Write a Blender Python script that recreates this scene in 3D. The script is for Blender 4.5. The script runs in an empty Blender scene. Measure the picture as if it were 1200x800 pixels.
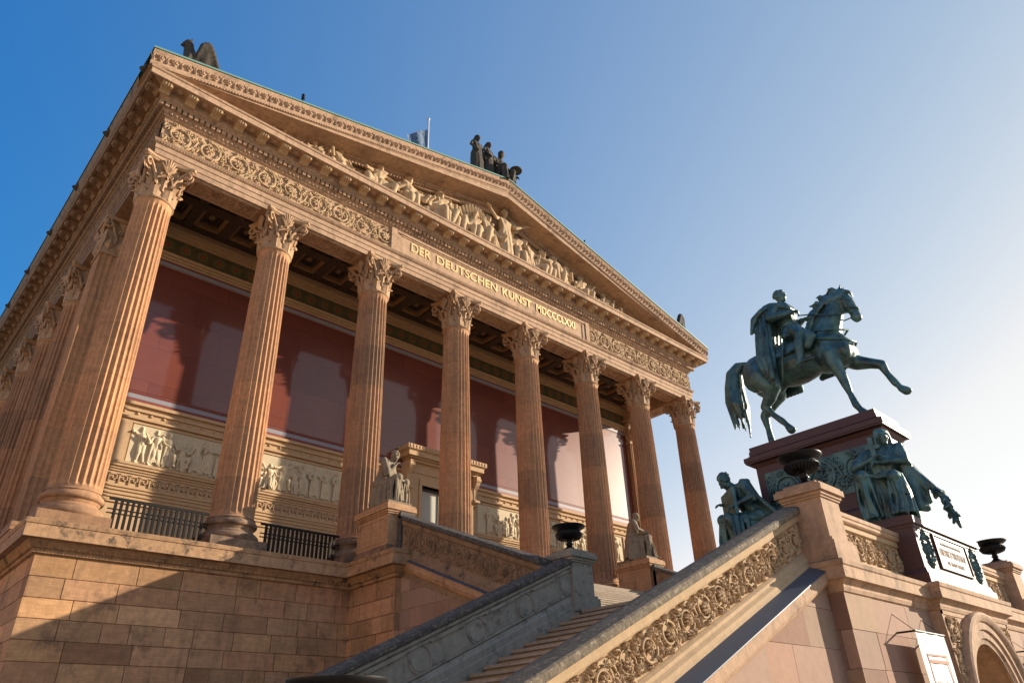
import bpy, bmesh, math, random
from math import sin, cos, pi, radians, sqrt, atan2
from mathutils import Vector, Matrix

scene = bpy.context.scene
COL = scene.collection
GZ = -7.26                                   # ground level; z = 0 is the foot of the column shafts
random.seed(4)

# ------------------------------------------------------------------ mesh builder
class MB:
    def __init__(s):
        s.v = []; s.f = []; s.t = []
    def add(s, verts, faces, tint=(0, 0, 0)):
        b = len(s.v)
        s.v.extend([tuple(p) for p in verts])
        for f in faces:
            s.f.append([i + b for i in f]); s.t.append(tint)
        return s
    def merge(s, o, M=None):
        b = len(s.v)
        s.v.extend([tuple(M @ Vector(p)) for p in o.v] if M is not None else o.v)
        s.f.extend([[i + b for i in f] for f in o.f]); s.t.extend(o.t)
        return s
    def xf(s, M):
        s.v = [tuple(M @ Vector(p)) for p in s.v]; return s
    def fr(s, F):                            # frame = (O, U, V, N)
        O, U, V, N = F
        s.v = [tuple(O + U * p[0] + V * p[1] + N * p[2]) for p in s.v]; return s
    def box(s, x0, x1, y0, y1, z0, z1, tint=(0, 0, 0)):
        v = [(x, y, z) for z in (z0, z1) for y in (y0, y1) for x in (x0, x1)]
        return s.add(v, [(0, 2, 3, 1), (4, 5, 7, 6), (0, 1, 5, 4), (2, 6, 7, 3), (0, 4, 6, 2), (1, 3, 7, 5)], tint)
    def quad(s, a, b, c, d, tint=(0, 0, 0)):
        return s.add([a, b, c, d], [(0, 1, 2, 3)], tint)
    def loft(s, rings, closed=True, caps=False, tint=(0, 0, 0)):
        n = len(rings[0]); v = [p for r in rings for p in r]; f = []
        for i in range(len(rings) - 1):
            for j in range(n if closed else n - 1):
                k = (j + 1) % n
                f.append((i * n + j, i * n + k, (i + 1) * n + k, (i + 1) * n + j))
        if caps:
            f.append(tuple(range(n - 1, -1, -1))); m = (len(rings) - 1) * n
            f.append(tuple(range(m, m + n)))
        return s.add(v, f, tint)
    def lathe(s, prof, seg=32, c=(0, 0, 0), caps=False):
        rings = [[(c[0] + r * cos(2 * pi * j / seg), c[1] + r * sin(2 * pi * j / seg), c[2] + z) for j in range(seg)] for r, z in prof]
        return s.loft(rings, True, caps)
    def tube(s, pts, rad, seg=6, flat=1.0, up=None):
        pts = [Vector(p) for p in pts]; n = len(pts)
        if not isinstance(rad, (list, tuple)): rad = [rad] * n
        rings = []; pu = None
        for i, p in enumerate(pts):
            d = (pts[min(i + 1, n - 1)] - pts[max(i - 1, 0)])
            if d.length < 1e-9: d = Vector((0, 0, 1))
            d.normalize()
            if up is not None: u = Vector(up)
            elif pu is not None: u = pu
            else: u = Vector((0, 0, 1)) if abs(d.z) < .9 else Vector((1, 0, 0))
            u = u - d * u.dot(d)
            if u.length < 1e-6: u = d.orthogonal()
            u.normalize(); w = d.cross(u); pu = u; r = rad[i]
            rings.append([tuple(p + (w * cos(2 * pi * j / seg) + u * (flat * sin(2 * pi * j / seg))) * r) for j in range(seg)])
        return s.loft(rings, True, True)
    def ell(s, c, r, rot=None, nu=8, nv=5):
        c = Vector(c); R = rot if rot is not None else Matrix.Identity(3); v = []; f = []
        if not isinstance(r, (list, tuple)): r = (r, r, r)
        v.append(c + R @ Vector((0, 0, -r[2])))
        for i in range(1, nv):
            a = -pi / 2 + pi * i / nv
            for j in range(nu):
                b = 2 * pi * j / nu
                v.append(c + R @ Vector((r[0] * cos(a) * cos(b), r[1] * cos(a) * sin(b), r[2] * sin(a))))
        v.append(c + R @ Vector((0, 0, r[2])))
        for j in range(nu): f.append((0, 1 + (j + 1) % nu, 1 + j))
        for i in range(nv - 2):
            for j in range(nu):
                a = 1 + i * nu + j; b = 1 + i * nu + (j + 1) % nu
                f.append((a, b, b + nu, a + nu))
        L = len(v) - 1; q = 1 + (nv - 2) * nu
        for j in range(nu): f.append((L, q + j, q + (j + 1) % nu))
        return s.add(v, f)
    def cap(s, a, b, r0, r1, nu=8):          # tapered capsule, closed
        a = Vector(a); b = Vector(b); d = b - a
        if d.length < 1e-6: return s.ell(a, r0)
        d.normalize(); u = d.orthogonal().normalized(); w = d.cross(u); rings = []
        for t in (-.95, -.6, 0): 
            k = sqrt(max(0, 1 - t * t)); rings.append((a + d * (t * r0), r0 * max(k, .1)))
        for t in (0, .6, .95):
            k = sqrt(max(0, 1 - t * t)); rings.append((b + d * (t * r1), r1 * max(k, .1)))
        return s.loft([[tuple(p + (u * cos(2 * pi * j / nu) + w * sin(2 * pi * j / nu)) * r) for j in range(nu)] for p, r in rings], True, True)
    def chain(s, pts, rads, nu=8):
        for i in range(len(pts) - 1): s.cap(pts[i], pts[i + 1], rads[i], rads[i + 1], nu)
        return s
    def mesh(s, name, smooth=False, recalc=True, angle=None):
        me = bpy.data.meshes.new(name)
        me.from_pydata(s.v, [], s.f)
        if any(t != (0, 0, 0) for t in s.t):
            at = me.attributes.new('tint', 'FLOAT_VECTOR', 'FACE')
            at.data.foreach_set('vector', [c for t in s.t for c in t])
        if recalc:
            bm = bmesh.new(); bm.from_mesh(me)
            bmesh.ops.recalc_face_normals(bm, faces=bm.faces[:]); bm.to_mesh(me); bm.free()
        if smooth:
            me.shade_smooth()
            if angle: 
                try: me.set_sharp_from_angle(angle=radians(angle))
                except Exception: pass
        me.update(); return me
    def build(s, name, mat, parent=None, smooth=False, angle=None, recalc=True):
        return link(name, s.mesh(name, smooth, recalc, angle), mat, parent)

def link(name, me, mat, parent=None, loc=None):
    o = bpy.data.objects.new(name, me); COL.objects.link(o)
    if mat is not None:
        me.materials.clear(); me.materials.append(mat)
    if loc is not None: o.location = loc
    if parent is not None:
        o.parent = parent; o.matrix_parent_inverse = wm(parent).inverted()
    return o
def wm(o):
    M = o.matrix_basis.copy()
    return wm(o.parent) @ o.matrix_parent_inverse @ M if o.parent else M
def thing(name, label, cat, loc, group=None):
    o = bpy.data.objects.new(name, None); COL.objects.link(o); o.location = loc
    o.empty_display_size = .3
    return tag(o, label, cat, group)
def tag(o, label, cat, group=None):
    o['label'] = label; o['category'] = cat
    if group: o['group'] = group
    return o
def structure(o):
    o['kind'] = 'structure'; return o
def dup(o, parent=None, loc=None, scale=None):
    c = o.copy(); COL.objects.link(c)
    if loc is not None: c.location = loc
    if scale is not None: c.scale = scale
    if parent is not None:
        c.parent = parent; c.matrix_parent_inverse = wm(parent).inverted()
    return c
def dup_tree(o, loc):                        # a thing with copies of its parts and their sub-parts
    d = Vector(loc) - o.location
    r = o.copy(); COL.objects.link(r); r.location = loc
    for ch in o.children:
        c = ch.copy(); COL.objects.link(c); c.parent = r
        for g in ch.children:
            e = g.copy(); COL.objects.link(e); e.parent = c
    return r

def sculpt(mb, voxel, smooth=2, name='carving'):     # fuse overlapping forms to one continuous surface
    me = mb.mesh(name + '_forms')
    o = bpy.data.objects.new(name + '_forms', me); COL.objects.link(o)
    m = o.modifiers.new('r', 'REMESH'); m.mode = 'VOXEL'; m.voxel_size = voxel; m.use_smooth_shade = True
    if smooth:
        k = o.modifiers.new('s', 'SMOOTH'); k.factor = .5; k.iterations = smooth
    dg = bpy.context.evaluated_depsgraph_get(); dg.update()
    ev = o.evaluated_get(dg); out = bpy.data.meshes.new_from_object(ev)
    out.name = name
    bpy.data.objects.remove(o); bpy.data.meshes.remove(me)
    out.shade_smooth()
    return out

# ------------------------------------------------------------------ materials
def newmat(name):
    m = bpy.data.materials.new(name); m.use_nodes = True
    nt = m.node_tree; nt.nodes.clear()
    out = nt.nodes.new('ShaderNodeOutputMaterial'); b = nt.nodes.new('ShaderNodeBsdfPrincipled')
    nt.links.new(b.outputs[0], out.inputs[0]); return m, nt, b
def N(nt, t, **kw):
    n = nt.nodes.new(t)
    for k, v in kw.items():
        if k.startswith('i_'):
            n.inputs[int(k[2:])].default_value = v
        else: setattr(n, k, v)
    return n
def ramp(nt, fac, stops):
    r = nt.nodes.new('ShaderNodeValToRGB'); e = r.color_ramp.elements
    while len(e) > 1: e.remove(e[-1])
    e[0].position, e[0].color = stops[0][0], (*stops[0][1], 1) if len(stops[0][1]) == 3 else stops[0][1]
    for p, c in stops[1:]:
        k = e.new(p); k.color = (*c, 1)
    nt.links.new(fac, r.inputs[0]); return r.outputs[0]
def mix(nt, fac, a, b, mode='MIX'):
    n = nt.nodes.new('ShaderNodeMix'); n.data_type = 'RGBA'; n.blend_type = mode
    for i, x in ((0, fac), (6, a), (7, b)):
        if hasattr(x, 'is_output'): nt.links.new(x, n.inputs[i])
        elif i == 0: n.inputs[0].default_value = x
        else: n.inputs[i].default_value = (*x, 1)
    return n.outputs[2]
def noise(nt, vec, scale, detail=4, rough=.55):
    n = N(nt, 'ShaderNodeTexNoise'); n.inputs['Scale'].default_value = scale
    n.inputs['Detail'].default_value = detail; n.inputs['Roughness'].default_value = rough
    nt.links.new(vec, n.inputs['Vector']); return n.outputs['Fac']
def mapping(nt, vec, sc):
    m = N(nt, 'ShaderNodeMapping'); m.inputs['Scale'].default_value = sc
    nt.links.new(vec, m.inputs['Vector']); return m.outputs[0]
def math_(nt, op, a, b=None):
    n = N(nt, 'ShaderNodeMath'); n.operation = op
    for i, x in ((0, a), (1, b)):
        if x is None: continue
        if hasattr(x, 'is_output'): nt.links.new(x, n.inputs[i])
        else: n.inputs[i].default_value = x
    return n.outputs[0]

def stone(name, c, var=.22, dark=(.06, .05, .04), stain=.35, rough=.85, bump=.35, tint=0., hue=0., pink=(1.12, .86, .82), yellow=(1.08, 1.02, .72), grain=1., bed=0., crust=None, crust_amt=0., spec=.3, cscale=2.3, drum=0.):
    m, nt, b = newmat(name)
    tc = N(nt, 'ShaderNodeTexCoord').outputs['Object']
    oi = N(nt, 'ShaderNodeObjectInfo').outputs['Random']
    off = N(nt, 'ShaderNodeVectorMath'); off.operation = 'ADD'
    nt.links.new(tc, off.inputs[0])
    cx = N(nt, 'ShaderNodeCombineXYZ'); nt.links.new(math_(nt, 'MULTIPLY', oi, 37.), cx.inputs[0]); nt.links.new(math_(nt, 'MULTIPLY', oi, 11.), cx.inputs[1])
    nt.links.new(cx.outputs[0], off.inputs[1]); v = off.outputs[0]
    n1 = noise(nt, v, .7, 5); n2 = noise(nt, v, 7 * grain, 6, .65); n3 = noise(nt, mapping(nt, v, (5, 5, .55)), 1.0, 5, .6)
    col = mix(nt, n1, tuple(x * (1 - var) for x in c), tuple(x * (1 + var) for x in c))
    g = ramp(nt, n2, [(.3, (1 - var * .9,) * 3), (.7, (1 + var * .6,) * 3)])
    col = mix(nt, 1., col, g, 'MULTIPLY')
    if drum:                                  # stone drums differ a little in tone, with thin joints
        sz = N(nt, 'ShaderNodeSeparateXYZ'); nt.links.new(tc, sz.inputs[0]); q_ = math_(nt, 'ADD', math_(nt, 'DIVIDE', sz.outputs[2], drum), math_(nt, 'MULTIPLY', oi, 5.))
        wn = N(nt, 'ShaderNodeTexWhiteNoise'); wn.noise_dimensions = '1D'; nt.links.new(math_(nt, 'FLOOR', q_), wn.inputs['W'])
        col = mix(nt, 1., col, ramp(nt, wn.outputs['Value'], [(0, (.8, .82, .86)), (.5, (1, 1, 1)), (1, (1.14, 1.06, 1.0))]), 'MULTIPLY')
        fr_ = math_(nt, 'FRACT', q_); jt = ramp(nt, fr_, [(.0, (.5,) * 3), (.006, (.5,) * 3), (.009, (1, 1, 1))]); col = mix(nt, 1., col, jt, 'MULTIPLY')
        col = mix(nt, 1., col, ramp(nt, oi, [(0, (.82, .82, .84)), (.6, (1, 1, 1)), (1, (1.12, 1.06, 1.0))]), 'MULTIPLY')
    if bed:
        w = noise(nt, mapping(nt, v, (1.2, 1.2, 16)), 1.6, 4, .6)
        col = mix(nt, 1., col, ramp(nt, w, [(.25, (1 - bed,) * 3), (.75, (1 + bed * .7,) * 3)]), 'MULTIPLY')
    if tint or hue:
        at = N(nt, 'ShaderNodeAttribute'); at.attribute_name = 'tint'
        sp = N(nt, 'ShaderNodeSeparateXYZ'); nt.links.new(at.outputs['Vector'], sp.inputs[0])
        k = math_(nt, 'ADD', math_(nt, 'MULTIPLY', sp.outputs[0], tint), 1.)
        cc = N(nt, 'ShaderNodeCombineXYZ')
        for i in range(3): nt.links.new(k, cc.inputs[i])
        col = mix(nt, 1., col, cc.outputs[0], 'MULTIPLY')
        hp = mix(nt, 1., col, pink, 'MULTIPLY'); hy = mix(nt, 1., col, yellow, 'MULTIPLY')
        col = mix(nt, math_(nt, 'MULTIPLY', math_(nt, 'MAXIMUM', sp.outputs[1], 0.), hue), col, hp)
        col = mix(nt, math_(nt, 'MULTIPLY', math_(nt, 'MAXIMUM', math_(nt, 'MULTIPLY', sp.outputs[1], -1.), 0.), hue), col, hy)
    st = ramp(nt, n3, [(.5, (0, 0, 0)), (.78, (1, 1, 1))])
    col = mix(nt, math_(nt, 'MULTIPLY', st, stain), col, dark)
    if crust:
        n4 = noise(nt, v, cscale, 7, .7)
        col = mix(nt, ramp(nt, n4, [(.5 - crust_amt * .5, (0, 0, 0)), (.62 - crust_amt * .4, (1, 1, 1))]), col, crust)
    nt.links.new(col, b.inputs['Base Color'])
    b.inputs['Roughness'].default_value = rough; b.inputs['Specular IOR Level'].default_value = spec
    bp = N(nt, 'ShaderNodeBump'); bp.inputs['Strength'].default_value = bump; bp.inputs['Distance'].default_value = .02
    nt.links.new(noise(nt, v, 26 * grain, 6, .7), bp.inputs['Height']); nt.links.new(bp.outputs[0], b.inputs['Normal'])
    return m

def plain(name, c, rough=.6, metal=0., var=.1, scale=6., bump=0., spec=.5):
    m, nt, b = newmat(name)
    v = N(nt, 'ShaderNodeTexCoord').outputs['Object']
    n = noise(nt, v, scale, 5)
    nt.links.new(mix(nt, n, tuple(x * (1 - var) for x in c), tuple(x * (1 + var) for x in c)), b.inputs['Base Color'])
    b.inputs['Roughness'].default_value = rough; b.inputs['Metallic'].default_value = metal; b.inputs['Specular IOR Level'].default_value = spec
    if bump:
        bp = N(nt, 'ShaderNodeBump'); bp.inputs['Strength'].default_value = bump; bp.inputs['Distance'].default_value = .02
        nt.links.new(noise(nt, v, scale * 4, 5), bp.inputs['Height']); nt.links.new(bp.outputs[0], b.inputs['Normal'])
    return m

M = {}
M['stone'] = stone('sandstone', (.47, .275, .15), tint=.33, hue=.6, bed=.16, stain=.5, dark=(.12, .075, .05), crust=(.24, .14, .08), crust_amt=-.08, cscale=1.1, yellow=(1.06, .99, .78), pink=(1.08, .87, .82))
M['pink'] = stone('rosy_sandstone', (.31, .205, .152), tint=.26, hue=.85, stain=.16, var=.1, pink=(1.0, .8, .72), yellow=(1.04, 1.04, .82), bump=.2)
M['ent'] = stone('entablature_sandstone', (.47, .308, .196), stain=.45, var=.25, dark=(.13, .085, .055), crust=(.24, .155, .1), crust_amt=-.1, cscale=1.3, bump=.35)
M['relief'] = stone('carved_sandstone', (.48, .335, .195), stain=.16, dark=(.13, .09, .06), var=.15, bump=.3)
M['column'] = stone('column_sandstone', (.43, .242, .128), stain=.6, var=.26, bump=.4, dark=(.13, .078, .055), bed=.12, drum=1.48)
M['capital'] = stone('capital_sandstone', (.43, .27, .155), stain=.45, var=.25, dark=(.12, .075, .05), bump=.4)
M['flank'] = stone('dirty_shaded_flank_sandstone', (.27, .165, .095), stain=.55, var=.3, dark=(.07, .05, .038), bump=.4)  # dirtier than the front, with the left flank's shade also put into the colour
M['sooty'] = stone('soot_blackened_base_stone', (.26, .165, .105), stain=.5, var=.4, crust=(.12, .085, .062), crust_amt=.04, cscale=3.)
M['cornice'] = stone('weathered_podium_cornice', (.44, .265, .145), stain=.5, var=.3, dark=(.11, .07, .045), crust=(.1, .07, .048), crust_amt=-.09, cscale=2.6, bump=.45)
M['cream'] = stone('cream_limestone', (.6, .5, .34), stain=.1, var=.1)
M['wallstone'] = stone('hall_wall_sandstone', (.52, .35, .2), stain=.1, var=.12, tint=.1)
M['weather'] = stone('weathered_sandstone', (.27, .175, .1), stain=.5, var=.25, crust=(.09, .065, .045), crust_amt=-.06, bump=.4, cscale=3.5)
M['grey'] = stone('grey_weathered_stone', (.3, .275, .225), stain=.4, var=.2, crust=(.15, .135, .115), crust_amt=-.05, bump=.4, cscale=4)
M['crust'] = stone('blackened_coping_stone', (.085, .075, .066), stain=.3, var=.4, crust=(.2, .17, .12), crust_amt=-.04, bump=.7, cscale=14)
M['mossy'] = stone('lichen_coping_stone', (.17, .135, .095), stain=.3, var=.45, crust=(.3, .25, .17), crust_amt=-.04, bump=.9, cscale=16)
M['step'] = stone('stair_granite', (.34, .27, .2), stain=.3, var=.15, tint=.1)
M['statue'] = stone('statue_limestone', (.25, .195, .13), stain=.6, var=.25, bump=.4)
M['darkstatue'] = stone('roof_statue_stone', (.06, .048, .036), stain=.6, var=.3, bump=.4)
M['granite'] = plain('polished_red_granite', (.085, .04, .037), rough=.5, var=.35, scale=40, spec=.4)
M['iron'] = plain('black_cast_iron', (.008, .008, .009), rough=.45, var=.3, spec=.3)
M['rail'] = plain('black_painted_iron', (.01, .0095, .009), rough=.6, spec=.2)
M['zinc'] = plain('dull_zinc_sheet', (.085, .1, .125), rough=.5, metal=.25, var=.2, scale=3)
M['copper'] = plain('green_copper', (.14, .27, .225), rough=.6, var=.25, scale=4)
M['gold'] = plain('gilded_letters', (.78, .57, .27), rough=.45, metal=.35, var=.1)
M['white'] = plain('pale_painted_band', (.26, .25, .28), rough=.6)
M['rust'] = plain('dark_red_band', (.2, .04, .03), rough=.6)
M['ceil'] = plain('brown_painted_coffers', (.075, .045, .028), rough=.7, var=.3, scale=2)
M['ceil2'] = plain('gilded_coffer_trim', (.3, .17, .08), rough=.6, var=.3)
M['interior'] = plain('dark_interior', (.03, .025, .02), rough=.9)
M['cloth'] = plain('white_banner_cloth', (.82, .8, .78), rough=.8, var=.03)
M['ink'] = plain('brown_banner_print', (.4, .2, .13), rough=.8)
M['blind'] = plain('pale_window_blind', (.42, .4, .34), rough=.35, var=.08)
M['frame'] = plain('bronze_window_frame', (.07, .055, .04), rough=.4)
M['inscr'] = plain('inscription_paint', (.16, .1, .07), rough=.7)

def bronze():
    m, nt, b = newmat('patinated_bronze')
    v = N(nt, 'ShaderNodeTexCoord').outputs['Object']
    n1 = noise(nt, v, 2.2, 6, .65); n2 = noise(nt, mapping(nt, v, (7, 7, 1.2)), 1.2, 5, .65)
    c = ramp(nt, n1, [(.3, (.016, .028, .03)), (.48, (.052, .105, .105)), (.7, (.12, .25, .235))])
    c = mix(nt, ramp(nt, n2, [(.55, (0, 0, 0)), (.8, (.75,) * 3)]), c, (.1, .21, .2))
    nt.links.new(c, b.inputs['Base Color']); b.inputs['Metallic'].default_value = .3
    nt.links.new(ramp(nt, n1, [(.3, (.28,) * 3), (.7, (.55,) * 3)]), b.inputs['Roughness'])
    bp = N(nt, 'ShaderNodeBump'); bp.inputs['Strength'].default_value = .25; bp.inputs['Distance'].default_value = .02
    nt.links.new(noise(nt, v, 18, 5, .6), bp.inputs['Height']); nt.links.new(bp.outputs[0], b.inputs['Normal'])
    return m
M['bronze'] = bronze()

def mural():
    m, nt, b = newmat('polished_dark_red_stucco')
    v = N(nt, 'ShaderNodeTexCoord').outputs['Object']
    c = mix(nt, noise(nt, v, .6, 6, .6), (.15, .036, .027), (.22, .068, .045))
    c = mix(nt, ramp(nt, noise(nt, v, 3.5, 7, .7), [(.5, (0, 0, 0)), (.75, (.5,) * 3)]), c, (.17, .07, .055))
    br = N(nt, 'ShaderNodeTexBrick'); br.offset = .5
    sx = N(nt, 'ShaderNodeSeparateXYZ'); nt.links.new(v, sx.inputs[0])
    cb = N(nt, 'ShaderNodeCombineXYZ'); nt.links.new(sx.outputs[0], cb.inputs[0]); nt.links.new(sx.outputs[2], cb.inputs[1])
    nt.links.new(cb.outputs[0], br.inputs['Vector'])
    br.inputs['Scale'].default_value = 1.; br.inputs['Brick Width'].default_value = 1.95; br.inputs['Row Height'].default_value = 1.25; br.inputs['Mortar Size'].default_value = .006
    br.inputs['Color1'].default_value = (1, 1, 1, 1); br.inputs['Color2'].default_value = (.82, .82, .84, 1); br.inputs['Mortar'].default_value = (.38, .38, .38, 1)
    c = mix(nt, 1., c, br.outputs[0], 'MULTIPLY')
    nt.links.new(c, b.inputs['Base Color'])
    b.inputs['Roughness'].default_value = .34; b.inputs['Specular IOR Level'].default_value = .16
    b.inputs['Coat Weight'].default_value = 1.; b.inputs['Coat Roughness'].default_value = .07; b.inputs['Coat IOR'].default_value = 1.45
    bp = N(nt, 'ShaderNodeBump'); bp.inputs['Strength'].default_value = .08; bp.inputs['Distance'].default_value = .02
    nt.links.new(noise(nt, v, 9, 4), bp.inputs['Height']); nt.links.new(bp.outputs[0], b.inputs['Normal'])
    return m
M['mural'] = mural()

def ornament():                               # olive painted frieze with coloured roundels
    m, nt, b = newmat('painted_roundel_frieze')
    v = N(nt, 'ShaderNodeTexCoord').outputs['Object']
    sx = N(nt, 'ShaderNodeSeparateXYZ'); nt.links.new(v, sx.inputs[0])
    fx = math_(nt, 'SUBTRACT', math_(nt, 'FRACT', math_(nt, 'MULTIPLY', sx.outputs[0], 1.6)), .5)
    fz = math_(nt, 'MULTIPLY', math_(nt, 'SUBTRACT', sx.outputs[2], 10.33), 1.6)
    d = math_(nt, 'SQRT', math_(nt, 'ADD', math_(nt, 'MULTIPLY', fx, fx), math_(nt, 'MULTIPLY', fz, fz)))
    ring = ramp(nt, d, [(.0, (.3, .06, .03)), (.13, (.3, .06, .03)), (.17, (.09, .09, .035)), (.26, (.2, .15, .06)), (.31, (.09, .09, .04)), (.5, (.075, .07, .03))])
    c = mix(nt, ramp(nt, noise(nt, v, 8, 4), [(.45, (0, 0, 0)), (.6, (.45,) * 3)]), ring, (.17, .12, .04))
    nt.links.new(c, b.inputs['Base Color']); b.inputs['Roughness'].default_value = .6
    return m
M['ornament'] = ornament()

def ground_mat():
    m, nt, b = newmat('stone_paving')
    v = N(nt, 'ShaderNodeTexCoord').outputs['Object']
    c = mix(nt, noise(nt, v, .4, 6), (.25, .195, .14), (.34, .27, .19))
    c = mix(nt, ramp(nt, noise(nt, v, 30, 4), [(.4, (0, 0, 0)), (.6, (.5,) * 3)]), c, (.22, .19, .15))
    nt.links.new(c, b.inputs['Base Color']); b.inputs['Roughness'].default_value = .9
    return m
M['ground'] = ground_mat()
M['stucco'] = stone('pale_stucco', (.58, .41, .25), stain=.1, var=.08)

def flagmat():
    m, nt, b = newmat('blue_white_flag_cloth')
    v = N(nt, 'ShaderNodeTexCoord').outputs['Object']
    w = noise(nt, mapping(nt, v, (3.5, 1, 3)), 1.6, 2)
    nt.links.new(ramp(nt, w, [(.4, (.01, .045, .13)), (.49, (.14, .2, .28)), (.53, (.012, .06, .16)), (.6, (.16, .22, .3)), (.66, (.01, .05, .14))]), b.inputs['Base Color'])
    b.inputs['Roughness'].default_value = .8
    return m
M['flag'] = flagmat()

# ------------------------------------------------------------------ shape helpers
X_, Y_, Z_ = Vector((1, 0, 0)), Vector((0, 1, 0)), Vector((0, 0, 1))
def front(y, x0=0, z0=0): return (Vector((x0, y, z0)), X_, Z_, -Y_)         # u = x, v = z, w towards the street
def leftf(x, y0=0, z0=0): return (Vector((x, y0, z0)), -Y_, Z_, -X_)        # faces -x, u runs towards the street
def rightf(x, y0=0, z0=0): return (Vector((x, y0, z0)), Y_, Z_, X_)

def sweep(path, prof):                        # plan path (outward = right of travel), profile of (offset, z)
    n = len(path); P = [Vector((*p, 0)) for p in path]; nor = []
    for i in range(n - 1):
        d = (P[i + 1] - P[i]).normalized(); nor.append(Vector((d.y, -d.x, 0)))
    rings = []
    for o, z in prof:
        r = []
        for i in range(n):
            if i == 0: m = nor[0]
            elif i == n - 1: m = nor[-1]
            else:
                m = nor[i - 1] + nor[i]; m = m / (m.dot(nor[i]))
            q = P[i] + m * o; r.append((q.x, q.y, z))
        rings.append(r)
    return MB().loft(rings, False)
def flank_split(mb, n=3):                     # part a three-sided sweep into its near flank and the rest
    a, b = MB(), MB()
    for q, keep in ((a, lambda i: i % n == 0), (b, lambda i: i % n)):
        q.v = list(mb.v); q.f = [f for i, f in enumerate(mb.f) if keep(i)]; q.t = [t for i, t in enumerate(mb.t) if keep(i)]
    return a, b
def extrude(prof, F, u0, u1):                 # closed profile of (w, v) along u of a frame, capped
    a = [(u0, v, w) for w, v in prof]; b = [(u1, v, w) for w, v in prof]
    return MB().loft([a, b], True, True).fr(F)

def ashlar(F, u0, u1, courses, mean, seed, top=None, gap=.017, depth=.04, tj=1.):
    rnd = random.Random(seed); mb = MB(); v = courses[0]
    for k in range(len(courses) - 1):
        v0, v1 = courses[k + 1], courses[k]; u = u0 - rnd.random() * mean
        while u < u1:
            w = mean * rnd.uniform(.55, 1.45); a, b = max(u, u0), min(u + w, u1); u += w
            if b - a < .03: continue
            g = gap / 2
            poly = [(a + (g if a > u0 else 0), v0 + g), (b - (g if b < u1 else 0), v0 + g), (b - (g if b < u1 else 0), v1 - g), (a + (g if a > u0 else 0), v1 - g)]
            if top:
                out = []
                for i in range(len(poly)):
                    p, q = poly[i], poly[(i + 1) % len(poly)]
                    fp, fq = top(p[0]) - p[1], top(q[0]) - q[1]
                    if fp >= 0: out.append(p)
                    if fp * fq < 0:
                        t = fp / (fp - fq); out.append((p[0] + (q[0] - p[0]) * t, p[1] + (q[1] - p[1]) * t))
                poly = out
                if len(poly) < 3: continue
            n = len(poly); jit = rnd.uniform(-.004, .004)
            tn = (max(-1, min(1, rnd.gauss(0, .5))) * tj, rnd.uniform(-1, 1), rnd.random())
            vs = [(p[0], p[1], jit) for p in poly] + [(p[0], p[1], -depth) for p in poly]
            mb.add(vs, [tuple(range(n))] + [(i, (i + 1) % n, n + (i + 1) % n, n + i) for i in range(n)], tn)
    return mb.fr(F)

def spiral(c, r0, r1, a0, turns, n=18):
    return [(c[0] + (r0 + (r1 - r0) * i / n) * cos(a0 + turns * 2 * pi * i / n), c[1] + (r0 + (r1 - r0) * i / n) * sin(a0 + turns * 2 * pi * i / n), 0) for i in range(n + 1)]
def leafpt(mb, p, ang, L, W, h):              # carved leaf: low pyramid ridge
    c, s = cos(ang), sin(ang)
    def q(a, b, w): return (p[0] + a * c - b * s, p[1] + a * s + b * c, w)
    mb.add([q(0, 0, 0), q(L * .35, W, 0), q(L, 0, h * .4), q(L * .35, -W, 0), q(L * .42, 0, h), q(L * .75, W * .55, 0), q(L * .75, -W * .55, 0)],
           [(0, 4, 1), (1, 4, 5), (5, 4, 2), (2, 4, 6), (6, 4, 3), (3, 4, 0)])
def soft(mb, p, ang, L, W, h):                # rounded leaf lobe lying on the ground of a relief
    R = Matrix.Rotation(ang, 3, 'Z'); c = (p[0] + cos(ang) * L * .5, p[1] + sin(ang) * L * .5, h * .3)
    mb.ell(c, (L * .55, W, h * .6), R, 7, 4)
def lobed(mb, p, ang, L, W, h, n=3):          # acanthus leaf with several lobes along a rib
    c, s = cos(ang), sin(ang)
    for k in range(n):
        t = k / n; q = (p[0] + L * t * c, p[1] + L * t * s)
        for sg in (-1, 1): soft(mb, q, ang + sg * (1.0 - .25 * t), W * (1.7 - .7 * t), W * .36, h * (.9 - .2 * t))
    soft(mb, p, ang, L * 1.15, W * .45, h)
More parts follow.
